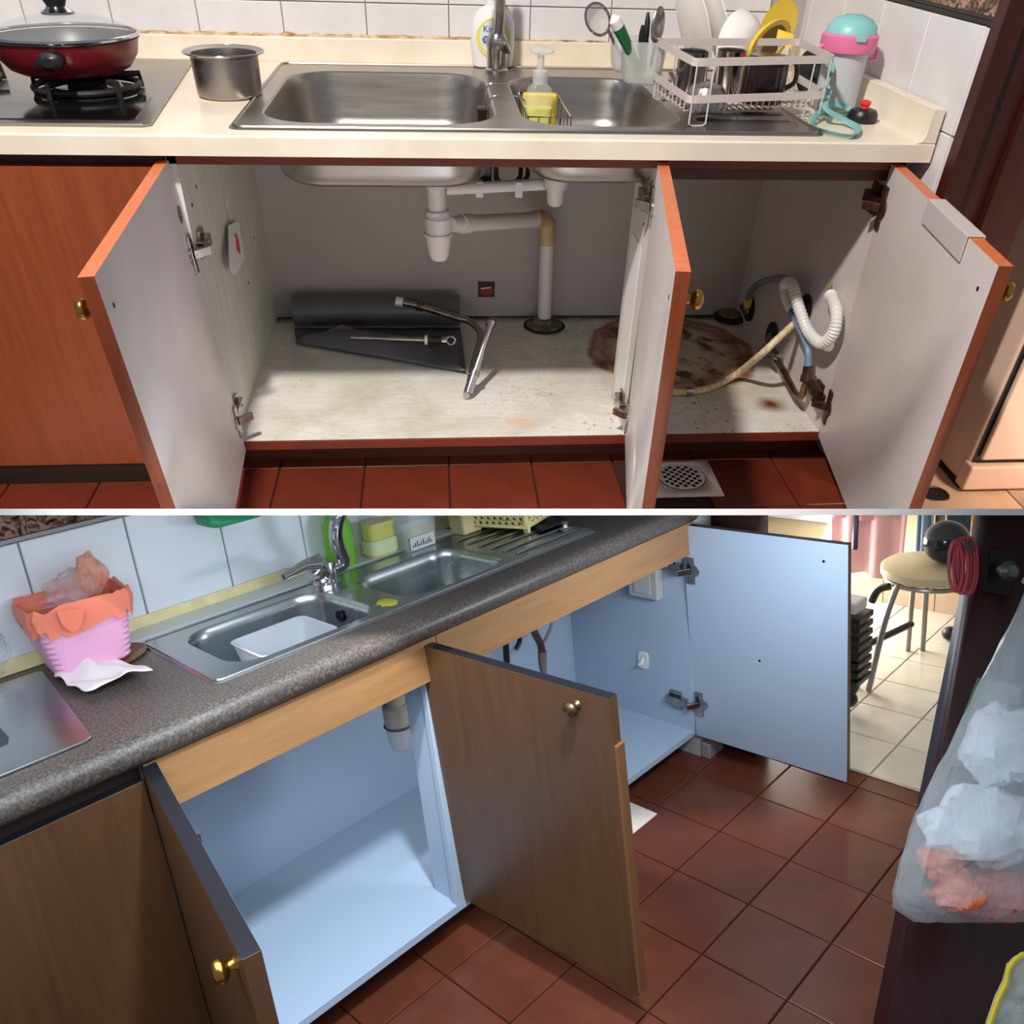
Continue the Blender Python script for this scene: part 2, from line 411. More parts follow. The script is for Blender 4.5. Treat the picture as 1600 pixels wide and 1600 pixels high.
fl = struct(G().box(-2.0, .86, -.9, .80, -.03, -.006).obj('floor', GROUT_R))
tiles(fl, (-.074 - .198 * 9, -.17 - .198 * 2, -.006), (1, 0, 0), (0, 1, 0), .198, .198, 14, 4, .0035, .006, REDTILE, lambda i, j: i == 11 and j == 2)
# dark door frame at the right end, with the laundry beyond
j = struct(G().box(.846, .886, -.115, -.083, 0, 1.3).obj('trim_1', JAMB, bev=.002)); j['label'] = 'dark brown timber door frame beside the upper sink worktop'
G().box(.886, .936, -.104, -.083, 0, 1.3).obj('frame_board', JAMB, j, bev=.002)
G().box(.936, 1.012, -.122, -.083, 0, 1.3).obj('frame_board', JAMB, j, bev=.002)
G().box(1.012, 1.02, -.112, -.083, 0, 1.3).obj('frame_board', JAMB, j, bev=.001)
LFL = plain('beige_floor_tile', (206, 176, 146), .4, var=.05)
lf = struct(G().box(.95, 2.2, -.9, .6, -.03, -.004).obj('floor', GROUT))
pc = at(1468, 772, z=0)
g = G(); g.poly([(.955, -.33, 0), (1.235, -.33, 0), (1.235, .1, 0), (.955, .1, 0)], [circ(pc.x - .012, pc.y, .030, 0, 20)[::-1]])
g.obj('tile', LFL, lf)
g = G().lathe([(.030, 0), (.030, -.004), (.027, -.03), (0, -.03)], 20, (pc.x - .012, pc.y, 0)); g.obj('drain_hole', plain('dark_pit', (24, 16, 12), .7), lf)
G().tube(circ(pc.x - .012, pc.y, .031, .001, 20), .0025, 6, True).obj('drain_ring', CHROME_D, lf)
G().box(1.239, 1.6, -.33, .1, -.004, 0).box(1.239, 1.6, -.62, -.334, -.004, 0).box(.955, 1.235, -.62, -.334, -.004, 0).obj('tile', LFL, lf)
struct(G().box(.96, 2.2, .45, .48, 0, 1.3).obj('wall_back', plain('laundry_wall', (220, 190, 160), .7)))
# ---- washing machine in the laundry
WMM = plain('appliance_enamel', (226, 196, 176), .35)
t = thing('washing_machine', 'pale pink washing machine standing beyond the dark door frame', 'washing machine', (1.4, .1, 0))
G().box(1.122, 1.70, -.118, .42, .012, .86).obj('body', WMM, t, bev=.012)
G().box(1.138, 1.70, -.134, -.118, .085, .80).obj('front_panel', WMM, t, bev=.006)
G().box(1.128, 1.70, -.1185, -.1175, .066, .81).obj('panel_gap', BLACK, t)
G().box(1.118, 1.70, -.140, -.100, .008, .072).obj('plinth', WMM, t, bev=.006)
G().box(1.124, 1.16, -.115, .40, 0, .012).obj('foot', BLACK, t)

# ---- closed cabinet on the left
t = thing('base_cabinet', 'closed red-brown wooden base cabinet under the gas hob', 'cabinet', (-1.0, .3, 0))
G().box(-1.75, -.572, 0, .70, .055, .68).obj('body', DARK_A, t)
G().box(-1.16, -.584, -.02, -.001, .050, .664).obj('door', [WOOD_A], t, bev=.001)
G().box(-1.75, -1.163, -.02, -.001, .050, .664).obj('door', [WOOD_A], t, bev=.001)
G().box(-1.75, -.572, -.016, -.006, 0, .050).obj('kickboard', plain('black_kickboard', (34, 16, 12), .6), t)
# ---- open sink cabinet
cab = thing('sink_cabinet', 'open sink cabinet with stained white floor and three red-edged doors', 'cabinet', (.12, .3, 0))
G().box(XL - .018, XL, 0, D, .073, .686, (0, 0, 0, 0, 0, 0)).obj('side_panel', [WHITE_STR, RAIL_A], cab)
g = G(); g.box(XR, XR + .018, 0, D, .073, .686)
g.obj('side_panel', WHITE_A, cab)
G().box(XL, XR, D, D + .006, .073, .686).obj('back_panel', BACK_A, cab)
fb = G().grid(120, 60, lambda u, v: Vector((XL + (XR - XL) * u, D * v, ZF + .0016 * noise.noise((u * 9, v * 6, 2)) * min(1, v * 6) * (1 - v)))).obj('floor_board', STAINED, cab)
G().box(XL - .018, XR + .018, -.002, .012, .068, ZF - .001).obj('floor_edge', RAIL_A, cab, bev=.001)
G().box(XL, XR, .012, D, .073, ZF - .004).obj('floor_core', WHITE_A, cab)
G().box(XL - .02, XR + .02, .07, .085, 0, .073).obj('kickboard', DARK_A, cab)
G().box(XL - .018, XR + .018, 0, .018, .664, .6855).obj('top_rail', RAIL_A, cab, bev=.001)
G().box(XM + .02, XR, .020, .038, .640, .684).obj('second_rail', plain('dark_rail', (84, 40, 28), .5), cab)
G().box(XM, XM + .017, .002, .05, ZF + .002, .664, (0, 0, 1, 0, 0, 0)).obj('partition', [WHITE_A, DARK_A], cab)
G().box(XM, XM + .016, .05, .18, ZF + .002, .604).obj('partition_panel', WHITE_A, cab)
G().box(XM - .0012, XM - .0002, .055, .15, ZF + .03, .50).obj('paper_strip', WHITEP, cab)
for yy, zz in ((.035, .632), (.037, .588), (.06, .545), (.09, .565)): G().lathe([(0, 0), (.004, 0), (.004, .0008), (0, .0008)], 8, (XM, yy, zz), (-1, 0, 0)).obj('screw_hole', BLACK, cab)
for yy, zz in ((.045, .582), (.10, .60), (.28, .60), (.40, .30), (.55, .36)): G().lathe([(0, 0), (.004, 0), (.004, .0008), (0, .0008)], 8, (XL, yy, zz), (1, 0, 0)).obj('screw_hole', BLACK, cab)
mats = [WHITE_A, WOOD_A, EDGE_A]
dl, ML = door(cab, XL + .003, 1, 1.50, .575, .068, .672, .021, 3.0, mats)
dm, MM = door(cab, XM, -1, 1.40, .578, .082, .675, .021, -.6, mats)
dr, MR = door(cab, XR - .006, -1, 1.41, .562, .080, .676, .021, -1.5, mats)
hinge(dl, ML, 1, .51, XL, CHROME_D); hinge(dl, ML, 1, .15, XL, CHROME_D)
hinge(dm, MM, -1, .600, XM, CHROME_D); hinge(dm, MM, -1, .150, XM, CHROME_D)
hinge(dr, MR, -1, .600, XR, RUST, big=1.1); hinge(dr, MR, -1, .165, XR, RUST, big=1.1)
for d_, m_, u, z in ((dl, ML, .545, .620), (dm, MM, .545, .625), (dr, MR, .53, .630)):
    nx = (m_.to_3x3() @ Vector((0, -1, 0)))
    knob('knob', m_ @ Vector((u, -.021, z)), nx, BRASS, d_, .014)
    G().lathe([(0, 0), (.0038, 0), (.0038, .0006), (0, .0006)], 8, m_ @ Vector((u - .005, 0, z)), -nx).obj('screw_hole', BLACK, d_)
g = G(); g.M = ML; g.lathe([(0, 0), (.016, 0), (.016, .0006), (0, .0006)], 12, (.022, 0, .585), (0, 1, 0)); g.obj('hinge_hole', BLACK, dl)
# grey clip over the top edge of the right door
g = G(); g.M = MR
u0, u1, zt = .245, .44, .676
prof = [(-.0245, zt - .022), (-.0245, zt + .003), (.004, zt + .003), (.004, zt - .036), (.0012, zt - .036), (.0012, zt + .0005), (-.0222, zt + .0005), (-.0222, zt - .022)]
g.loft([[Vector((u, n, z)) for n, z in prof] for u in (u0, u0 + .01, u1 - .01, u1)])
tag(g.obj('door_clip', plain('grey_clip', (196, 186, 184), .45), bev=.001), 'grey plastic channel clipped over top edge of the right cabinet door', 'clip')

# ---- worktop
t = thing('worktop', 'cream stone kitchen worktop with upstand holding the steel sink', 'worktop', (-.1, .3, ZB))
g = G(); X0, X1, Y0, Y1 = -1.75, .845, -.033, .765; hx0, hx1, hy0, hy1 = -.435, .635, .045, .68
o_ = [(X0, Y0), (X1, Y0), (X1, Y1), (X0, Y1)]; h_ = [(hx0, hy0), (hx1, hy0), (hx1, hy1), (hx0, hy1)]
V3 = lambda l, z: [Vector((x, y, z)) for x, y in l]
g.loft([V3(o_, ZB), V3(o_, ZT - .003), V3([(X0, Y0 + .003), (X1 - .003, Y0 + .003), (X1 - .003, Y1), (X0, Y1)], ZT)], False, False)
for z, fl_ in ((ZT, False), (ZB, True)):
    q = V3([(X0, Y0 + .003), (X1 - .003, Y0 + .003), (X1 - .003, Y1), (X0, Y1)] if not fl_ else o_, z); r = V3(h_, z)
    for i in range(4):
        k = (i + 1) % 4; vs = [q[i], q[k], r[k], r[i]]
        g.add(vs if not fl_ else vs[::-1], [(0, 1, 2, 3)])
g.loft([V3(h_[::-1], ZB), V3(h_[::-1], ZT)], False, False)
g.obj('slab', CREAM, t)
G().box(X0, .822, .745, WY - .0005, ZT - .001, .770).obj('backsplash', CREAM, t, bev=.003)
def upr(y0):
    return [Vector((x, y0, z)) for x, z in ((.806, ZT - .001), (.816, ZT + .003), (.821, ZT + .012), (.822, .776), (.845, .776), (.845, ZT - .001))]
G().loft([upr(-.033), upr(.745)]).obj('side_upstand', CREAM, t, bev=.002)
# ---- sink
t = thing('kitchen_sink', 'stainless steel double bowl sink with drainer in the cream worktop', 'sink', (.1, .35, .60))
dk = [Vector((x, y, .722)) for x, y in ((-.45, .015), (.648, .02), (.648, .70), (-.45, .70))]
dko = rrect(.099, .358, .549, .342, .02, .722)
b1 = rrect(-.188, .332, .226, .272, .11, .722, 8); b2 = rrect(.243, .318, .160, .258, .10, .722, 8)
g = G().poly(dko, [b1, b2]); g.obj('deck', STEEL, t)
g = G(); n_ = len(dko)
g.loft([dko, rrect(.099, .358, .553, .346, .022, .7195)], False, False); g.obj('rim', STEEL, t)
def bowl(cx, cy, hx, hy, r, zb, name='bowl'):
    g = G(); R = []
    for z, d, rr in ((.722, 0, r), (.719, .004, r - .004), (.70, .008, r - .005), (zb + .03, .016, r - .01), (zb + .012, .022, r - .014), (zb + .003, .036, r - .03), (zb, .055, r - .04)):
        R.append(rrect(cx, cy, hx - d, hy - d, max(rr, .02), z, 8))
    g.loft([[p.copy() for p in q] for q in R], False, True)
    g.f = [f[::-1] for f in g.f]
    o = g.obj(name, STEEL, t)
    G().lathe([(.036, .002), (.030, .0005), (.012, -.004), (0, -.004)], 20, (cx, cy, zb + .0012)).obj('drain', CHROME_D, o); return o
bowl(-.188, .332, .226, .272, .11, .600); bowl(.243, .318, .160, .258, .10, .610)
g = G()
for i in range(9):
    y = .13 + .058 * i; g.tube([(.43, y, .7215), (.44, y, .7235), (.615, y, .7235), (.625, y, .7215)], .004, 6)
g.obj('drainer_ridges', STEEL_D, t)
g = G(); g.tube([Vector((p.x, p.y, .7225)) for p in rrect(.099, .358, .545, .338, .02, .722, 4)], .0028, 6, True); g.obj('raised_edge', STEEL, t)
# ---- swan neck tap
fx, fy = .068, .625
t = thing('kitchen_tap', 'dark chrome swan neck kitchen tap between the upper sink bowls', 'tap', (fx, fy, .722))
G().lathe([(.028, 0), (.028, .006), (.023, .010), (.024, .05), (.026, .062), (.018, .078), (0, .08)], 20, (fx, fy, .722)).obj('tap_body', CHROME_D, t)
G().tube(smooth([(fx, fy, .78), (fx + .006, fy - .002, .85), (fx - .002, fy - .01, .92), (fx - .02, fy - .05, .985), (fx - .05, fy - .10, .98), (fx - .07, fy - .13, .92)], 6), .0125, 12).obj('spout', CHROME_D, t)
g = G(); g.obox((fx + .02, fy - .01, .765), (fx + .005, fy - .045, .79), .03, .012); g.obj('lever', CHROME_D, t, bev=.004)
# ---- white liquid soap bottle
sx_, sy_ = .062, .70
t = thing('soap_bottle', 'white liquid soap bottle with yellow oval label behind the tap', 'bottle', (sx_, sy_, .722))
R = [rrect(sx_, sy_, a, b, min(a, b) * .95, z, 6) for z, a, b in ((.723, .044, .026), (.726, .048, .029), (.77, .053, .032), (.815, .051, .031), (.838, .036, .024), (.848, .016, .014), (.875, .014, .014))]
G().loft(R).obj('bottle_body', WHITEP, t)
G().lathe([(.019, 0), (.019, .025), (.008, .03), (.008, .05)], 16, (sx_, sy_, .862)).obj('pump_collar', WHITEP, t)
def oval(cx, y, cz, a, b, n=28): return [Vector((cx + a * math.cos(2 * PI * k / n), y, cz + b * math.sin(2 * PI * k / n))) for k in range(n)]
YL = plain('label_yellow', (232, 222, 120), .5); LW = plain('label_pale', (222, 232, 236), .5); INK = plain('label_ink', (40, 60, 120), .5)
def plate(loop, th, ax=Vector((0, -1, 0))): return G().loft([loop, [p + ax * th for p in loop]])
lo = plate(oval(sx_, sy_ - .0322, .785, .041, .040), .0006).obj('label', YL, t)
plate(oval(sx_, sy_ - .0329, .787, .032, .033), .0005).obj('label_centre', LW, lo)
MX = lambda x, y, z, tilt=0: Matrix.Translation((x, y, z)) @ Matrix.Rotation(R_(90), 4, 'X')
text('Kirei', .019, MX(sx_ - .006, sy_ - .0336, .803), 'label_text', INK, lo)
text('kirei', .012, MX(sx_ + .010, sy_ - .0336, .783), 'label_text', INK, lo)
plate(oval(sx_ - .018, sy_ - .0336, .782, .008, .008, 16), .0004).obj('label_emblem', plain('emblem_blue', (40, 80, 160), .5), lo)
text('泡', .011, MX(sx_ - .018, sy_ - .0342, .782), 'label_text', LW, lo)
# ---- wire caddy hooked over the sink divider
cz = .722; a0, a1, b0, b1_ = .10, .185, .155, .40
t = thing('sink_caddy', 'silver wire caddy hooked over the divider between the upper bowls', 'caddy', (.14, .28, .64))
g = G(); W_ = .0016
for z in (.718, .650):
    g.tube([(a0, b0, z), (a1, b0, z), (a1, b1_, z), (a0, b1_, z)], W_, 6, True)
g.obj('basket_rims', CHROME, t)
g = G()
for x in (a0, .121, .142, .163, a1):
    g.tube([(x, b0, .718), (x, b0, .650), (x, b1_, .650), (x, b1_, .718)], W_ * .8, 5)
for k in range(6):
    y = b0 + (b1_ - b0) * k / 5; g.tube([(a0, y, .718), (a0, y, .65), (a1, y, .65), (a1, y, .718)], W_ * .8, 5)
g.obj('basket_wires', CHROME, t)
g = G()
for y in (.23, .36):
    g.tube(smooth([(a0, y, .718), (a0 - .004, y, .737), (.06, y, .742), (.030, y, .735), (.028, y, .69), (.030, y, .665)], 4), W_, 6)
g.tube([(.029, .23, .668), (.029, .36, .668)], W_, 6)
g.obj('hook', CHROME, t)
px_, py_ = .128, .225
t = thing('dish_soap_bottle', 'clear pump bottle of yellow dish soap standing in the wire caddy', 'bottle', (px_, py_, .652))
R = [rrect(px_, py_, a, b, min(a, b) * .8, z, 5) for z, a, b in ((.653, .025, .018), (.656, .028, .021), (.69, .030, .022), (.715, .028, .020), (.74, .029, .021), (.757, .024, .018), (.766, .013, .013))]
G().loft(R).obj('bottle_body', FROST2, t)
G().loft([rrect(px_, py_, a * .93, b * .93, min(a, b) * .7, z, 5) for z, a, b in ((.655, .025, .018), (.659, .028, .021), (.69, .030, .022), (.722, .028, .020))]).obj('liquid_soap', plain('soap_yellow', (222, 218, 20), .25), t)
G().lathe([(.014, 0), (.015, .002), (.015, .022), (.007, .026), (.007, .05), (.004, .052)], 14, (px_, py_, .764)).obj('pump_collar', FROST, t)
G().loft([rrect(px_ + .002, py_, a, .012, .010, z, 4) for z, a in ((.814, .012), (.817, .022), (.822, .024), (.826, .014))]).obj('pump_head', FROST, t)
t = thing('sponge', 'yellow and green sponge standing in the wire caddy', 'sponge', (.14, .34, .652))
G().box(.106, .178, .325, .350, .653, .728).obj('sponge_pad', plain('sponge_yellow', (238, 206, 30), .9, bump=.4, sc=40), t, bev=.004)
G().box(.106, .178, .351, .360, .653, .727).obj('scouring_pad', plain('scour_green', (40, 80, 48), .95, bump=.5, sc=60), t, bev=.002)

# ---- hob, pan, pot
t = thing('gas_hob', 'black glass gas hob with steel rim set in the cream worktop', 'hob', (-.95, .36, ZT))
hb = [(-1.5, .02), (-.600, .02), (-.588, .032), (-.655, .70), (-.665, .71), (-1.5, .71)]
def prism(poly, z0, z1): return G().loft([[Vector((x, y, z)) for x, y in poly] for z in (z0, z1)])
prism(hb, ZT + .0005, ZT + .006).obj('steel_rim', STEEL, t, bev=.0015)
prism([(-1.48, .045), (-.632, .045), (-.622, .06), (-.640, .25), (-.70, .30), (-.78, .30), (-1.48, .30)], ZT + .006, ZT + .0075).obj('glass_panel', GLASSBLK, t)
bc = (-.775, .30)
def burner(bc, name='burner'):
    b = G().lathe([(.10, .0), (.10, .003), (.085, .006), (.07, .004), (0, .004)], 30, (*bc, ZT + .006)).obj(name, BLACKM, t)
    G().lathe([(.062, 0), (.068, .006), (.064, .010), (.060, .008), (0, .008)], 28, (*bc, ZT + .009)).obj('burner_bowl', CHROME_D, b)
    G().lathe([(.036, 0), (.036, .016), (.03, .02), (0, .02)], 24, (*bc, ZT + .013)).obj('burner_cap', BLACKM, b)
    g = G().tube(circ(*bc, .098, ZT + .018, 32), .006, 8, True)
    for k in range(5):
        a = 2 * PI * k / 5 + .55; c, s = math.cos(a), math.sin(a)
        g.tube([(bc[0] + .105 * c, bc[1] + .105 * s, ZT + .008), (bc[0] + .105 * c, bc[1] + .105 * s, ZT + .031), (bc[0] + .05 * c, bc[1] + .05 * s, ZT + .033)], .006, 8)
    g.obj('pan_support', BLACKM, b)
burner(bc); burner((-1.07, .36))
zp = ZT + .040; pc = (-.800, .315)
t = thing('frying_pan', 'dark red frying pan standing on the gas burner', 'pan', (*pc, zp))
G().lathe([(0, 0), (.095, 0), (.112, .008), (.128, .028), (.136, .056), (.139, .058), (.136, .056), (.128, .030), (.112, .012), (0, .004)], 48, (*pc, zp)).obj('pan_body', REDPAN, t)
G().lathe([(.1355, .0565), (.1275, .030), (.111, .0135), (0, .0065)], 48, (*pc, zp), caps=False).obj('pan_lining', plain('black_lining', (26, 25, 26), .35, var=.3, sc=60), t)
hd = Vector((.12, -.99, 0)).normalized(); hp = Vector((*pc, zp + .038)) + hd * .132
G().loft([[hp + hd * e + Vector((hd.y * -1, hd.x, 0)) * (w * math.cos(a)) + Vector((0, 0, h * math.sin(a))) for a in [2 * PI * k / 14 for k in range(14)]] for e, w, h in ((-.008, .022, .014), (.01, .026, .016), (.035, .024, .015), (.042, .012, .008))]).obj('side_handle', BLACK, t)
t = thing('pan_lid', 'domed glass lid with steel rim resting on the red frying pan', 'lid', (*pc, zp + .058))
G().lathe([(.136, 0), (.12, .012), (.09, .024), (.05, .032), (.02, .034), (0, .034), (0, .031), (.02, .031), (.05, .029), (.09, .021), (.12, .009), (.133, -.002)], 48, (*pc, zp + .062), caps=False).obj('glass_dome', GLASS, t)
G().tube(circ(*pc, .1375, zp + .063, 48), (.0035), 8, True).obj('steel_rim', CHROME, t)
G().lathe([(.03, 0), (.031, .004), (.022, .008), (.018, .012)], 20, (*pc, zp + .095)).obj('knob_base', CHROME, t)
G().lathe([(.016, 0), (.022, .012), (.024, .03), (.02, .036), (0, .038)], 20, (*pc, zp + .106)).obj('lid_knob', BLACK, t)
pt = (-.500, .315)
t = thing('steel_pot', 'small open stainless steel pot standing left of the upper sink', 'pot', (*pt, ZT))
G().lathe([(0, 0), (.060, 0), (.064, .004), (.066, .07), (.079, .077), (.079, .079), (.064, .0745), (.0635, .07), (.061, .006), (0, .004)], 40, (*pt, ZT + .001)).obj('pot_body', STEEL, t)
G().tube(circ(*pt, .0785, ZT + .0785, 40), .0018, 6, True).obj('rolled_rim', CHROME, t)
# ---- dish rack with its load
FLc, FRc, BRc, BLc = Vector((.392, .062, 0)), Vector((.682, .13, 0)), Vector((.690, .352, 0)), Vector((.376, .312, 0))
def rq(u, v, z): return FLc.lerp(FRc, u).lerp(BLc.lerp(BRc, u), v) + Vector((0, 0, z))
def band(z, h, rr=.08):
    P = []
    for u, v, du, dv in ((0, 0, 1, 1), (1, 0, -1, 1), (1, 1, -1, -1), (0, 1, 1, -1)):
        a, b = rq(u, v + dv * rr, z), rq(u + du * rr, v, z); c = rq(u, v, z)
        seq = [a.lerp(c, .6).lerp(c.lerp(b, .0), .0), c.lerp((a + b) / 2, .28), b.lerp(c, .6)]
        seq = [a] + seq + [b]
        P += seq if (u, v) in ((0, 0), (1, 1)) else seq[::-1]
    g = G(); R = []
    n = len(P)
    for i, p in enumerate(P):
        t_ = (P[(i + 1) % n] - P[i - 1]).normalized(); o_ = Vector((t_.y, -t_.x, 0)) * .0012
        R.append([p - o_ - Vector((0, 0, h / 2)), p + o_ - Vector((0, 0, h / 2)), p + o_ + Vector((0, 0, h / 2)), p - o_ + Vector((0, 0, h / 2))])
    return g.loft(R + [R[0]], False, False)
t = thing('dish_rack', 'grey-white metal dish rack full of dishes on the sink drainer', 'dish rack', (.53, .2, .722))
band(.828, .013).obj('top_band', RACKM, t); band(.768, .013).obj('bottom_band', RACKM, t)
g = G()
for k in range(21): u = .05 + .9 * k / 20; g.tube([rq(u, .02, .764), rq(u, .03, .747), rq(u, .97, .747), rq(u, .98, .764)], .0013, 5)
g.tube([rq(.02, .3, .7455), rq(.98, .3, .7455)], .002, 6).tube([rq(.02, .7, .7455), rq(.98, .7, .7455)], .002, 6)
g.obj('floor_wires', RACKM, t)
for k in range(11):
    u = .12 + .8 * k / 10; G().tube([rq(u, .62, .747), rq(u, .64, .795), rq(u, .70, .795), rq(u, .72, .747)], .0013, 5).obj('plate_wire', RACKM, t)
for k in range(9):
    v = .1 + .8 * k / 8; G().tube([rq(0, v, .768), rq(0, v, .745), rq(.05, v, .747)], .0013, 5).obj('side_wire', RACKM, t)
for u, v, e in ((0, 0, 1), (1, 0, -1), (0, 1, 1), (1, 1, -1)):
    g = G()
    g.tube([rq(u + .02 * e, v, .828), rq(u + .02 * e, v, .727), rq(u + .05 * e, v, .7235), rq(u + .12 * e, v, .7235), rq(u + .14 * e, v, .727), rq(u + .14 * e, v, .828)], .0016, 6)
    g.obj('leg', RACKM, t)
def leanM(c, tilt, yaw): return Matrix.Translation(c) @ Matrix.Rotation(R_(yaw), 4, 'Z') @ Matrix.Rotation(R_(tilt), 4, 'Y')
def dish(prof, M, n=40):
    g = G(); g.M = M; g.lathe(prof, n); return g
PL = [(0, 0), (.06, 0), (.075, .006), (.105, .014), (.106, .016), (.074, .009), (.058, .004), (0, .004)]
z0 = .762
def plate_at(px, py, d, s_, tilt, yaw, label, grp=None):
    c = at(px, py, d=d); g = G(); g.M = leanM(c, tilt, yaw); g.lathe([(r * s_, z * s_) for r, z in PL], 40)
    return tag(g.obj('plate', PORC), label, 'plate', grp)
plate_at(1074, 42, 1.86, .92, 70, 8, 'large white plate leaning leftmost in the upper dish rack')
plate_at(1108, 38, 1.84, .88, 66, 4, 'large white plate leaning second from left in the dish rack')
c = at(1160, 72, d=1.80); ax = (Vector(RA[0]) * -.62 + Vector(RA[2]) * .62 - Vector(RA[1]) * .48).normalized()
tag(G().lathe([(0, 0), (.026, 0), (.045, .008), (.060, .028), (.066, .046), (.064, .046), (.057, .030), (.042, .011), (.024, .004), (0, .004)], 40, c - ax * .03, ax).obj('bowl', PORC), 'white bowl tilted on its side beside the yellow sieve', 'bowl')
def pxloop(cx, cy, ma, mi, ang, d0, dd, n=40, k=1.0):     # ellipse seen at a place of the rack, tilted in depth by dd along its short axis
    out = []
    for i in range(n):
        a = 2 * PI * i / n; u, v = ma * k * math.cos(a), mi * k * math.sin(a)
        out.append(at(cx + u * math.cos(ang) - v * math.sin(ang), cy + u * math.sin(ang) + v * math.cos(ang), d=d0 + dd * k * math.sin(a)))
    return out
bd_ = pxloop(1216, 40, 44, 26, R_(-62), 1.95, .030); nb_ = Vector(RA[2]) * .006
t = thing('cutting_board', 'yellow rounded board standing at the back of the dish rack', 'board', at(1216, 60, d=1.95))
G().loft([bd_, [p + nb_ for p in bd_]]).obj('board', YELLOW, t, bev=.001)
c = at(1206, 66, d=1.78)
t = thing('sieve', 'yellow plastic sieve with a square handle tab in the dish rack', 'sieve', c)
L0 = [pxloop(1204, 68, 44, 22, R_(-52), 1.78, .045, k=k_) for k_ in (1.0, .78)]
nv = (L0[0][10] - L0[0][0]).cross(L0[0][20] - L0[0][0]).normalized(); nv = nv if nv.dot(Vector(RA[2])) > 0 else -nv
G().loft([L0[0], L0[1], [p + nv * .006 for p in L0[1]], [p + nv * .008 for p in L0[0]], L0[0]], False, False).obj('rim', YELLOW, t)
G().loft([[p + nv * .004 for p in L0[1]], [p + nv * .016 for p in pxloop(1204, 68, 44, 22, R_(-52), 1.78, .045, k=.6)], [p + nv * .024 for p in pxloop(1204, 68, 44, 22, R_(-52), 1.78, .045, k=.25)]], False, True).obj('mesh_bowl', plain('sieve_mesh', (150, 128, 60), .6), t)
q = [at(a, b, d=1.76) for a, b in ((1218, 46), (1242, 54), (1236, 76), (1214, 68))]
G().loft([q, [p + nv * .005 for p in q]]).obj('handle_tab', YELLOW, t, bev=.0015)
CUP = [(0, 0), (.030, 0), (.032, .003), (.034, .085), (.0355, .087), (.033, .085), (.031, .005), (0, .004)]
for k, (px, py, lab, s_) in enumerate(((1080, 152, 'tall steel cup standing at the left front of the dish rack', .88), (1140, 148, 'steel cup standing right of the other steel cup in the rack', .86))):
    c = at(px, py, z=.7485); c.y += .03
    G_ = G().lathe([(r * s_, z * s_) for r, z in CUP], 32, c); tag(G_.obj('steel_cup', CHROME_D), lab, 'cup', 'steel cups in the dish rack')
c = at(1105, 171, z=.7485) + Vector((.004, .035, 0))
tag(G().lathe([(0, .040), (.012, .0395), (.03, .034), (.038, .020), (.040, .002), (.042, .0), (.038, .0), (.036, .018), (.028, .031), (0, .036)], 30, c).obj('steel_bowl', STEEL), 'small upturned steel bowl at the front left of the dish rack', 'bowl')
c = at(1200, 171, z=.7485) + Vector((.008, .075, 0))
t = thing('mug', 'dark glossy ribbed mug upside down in the dish rack', 'mug', c)
MUG = plain('dark_brown_glaze', (34, 20, 22), .12)
prof = [(0, .080), (.034, .080), (.039, .074), (.041, .05), (.042, .012), (.041, .0), (.037, .0), (.036, .05), (.030, .07), (0, .075)]
g = G(); c_ = c; rings = []
for r, z in prof: rings.append([c_ + Vector((r * (1 + .025 * math.cos(k * PI / 2)) * math.cos(2 * PI * k / 72), r * (1 + .025 * math.cos(k * PI / 2)) * math.sin(2 * PI * k / 72), z)) if r > 0 else c_ + Vector((0, 0, z)) for k in range(72)])
g.loft(rings); g.obj('mug_body', MUG, t)
G().tube(smooth([c + Vector((.036, 0, .07)), c + Vector((.058, 0, .066)), c + Vector((.062, 0, .035)), c + Vector((.037, 0, .02))], 5), .005, 8).obj('mug_handle', MUG, t)
c = at(1168, 92, d=1.68); g = G(); g.tube([c + Vector((-.008, 0, -.006)), c, c + Vector((.012, -.004, -.016))], [.006, .008, .005], 8)
tag(g.obj('red_lid_tab', RED), 'small red plastic tab between the white bowl and dark mug', 'tab')
c = at(1160, 118, d=1.74); g = G(); g.ball(c, .012, 12, (1, .8, .8)); g.tube([c, c + Vector((.008, 0, .03))], [.007, .004], 8)
tag(g.obj('yellow_spoon', YELLOW), 'small yellow spoon tip behind the dark mug in the rack', 'spoon')
c = at(1272, 116, d=1.93)
t = thing('black_lid', 'round black pan lid standing behind the right end of dish rack', 'lid', c)  # lid of a pan, stored on its edge
g = G(); g.M = Matrix.Translation(c) @ Matrix.Rotation(R_(18), 4, 'Z') @ Matrix.Rotation(R_(72), 4, 'X'); g.lathe([(0, -.006), (.03, -.006), (.05, -.002), (.054, .002), (.05, .004), (0, .002)], 32); g.obj('lid_disc', BLACKM, t)
g = G(); g.M = Matrix.Translation(c) @ Matrix.Rotation(R_(18), 4, 'Z') @ Matrix.Rotation(R_(72), 4, 'X'); g.lathe([(0, .002), (.012, .002), (.014, .016), (0, .018)], 16); g.obj('lid_knob', BLACK, t)
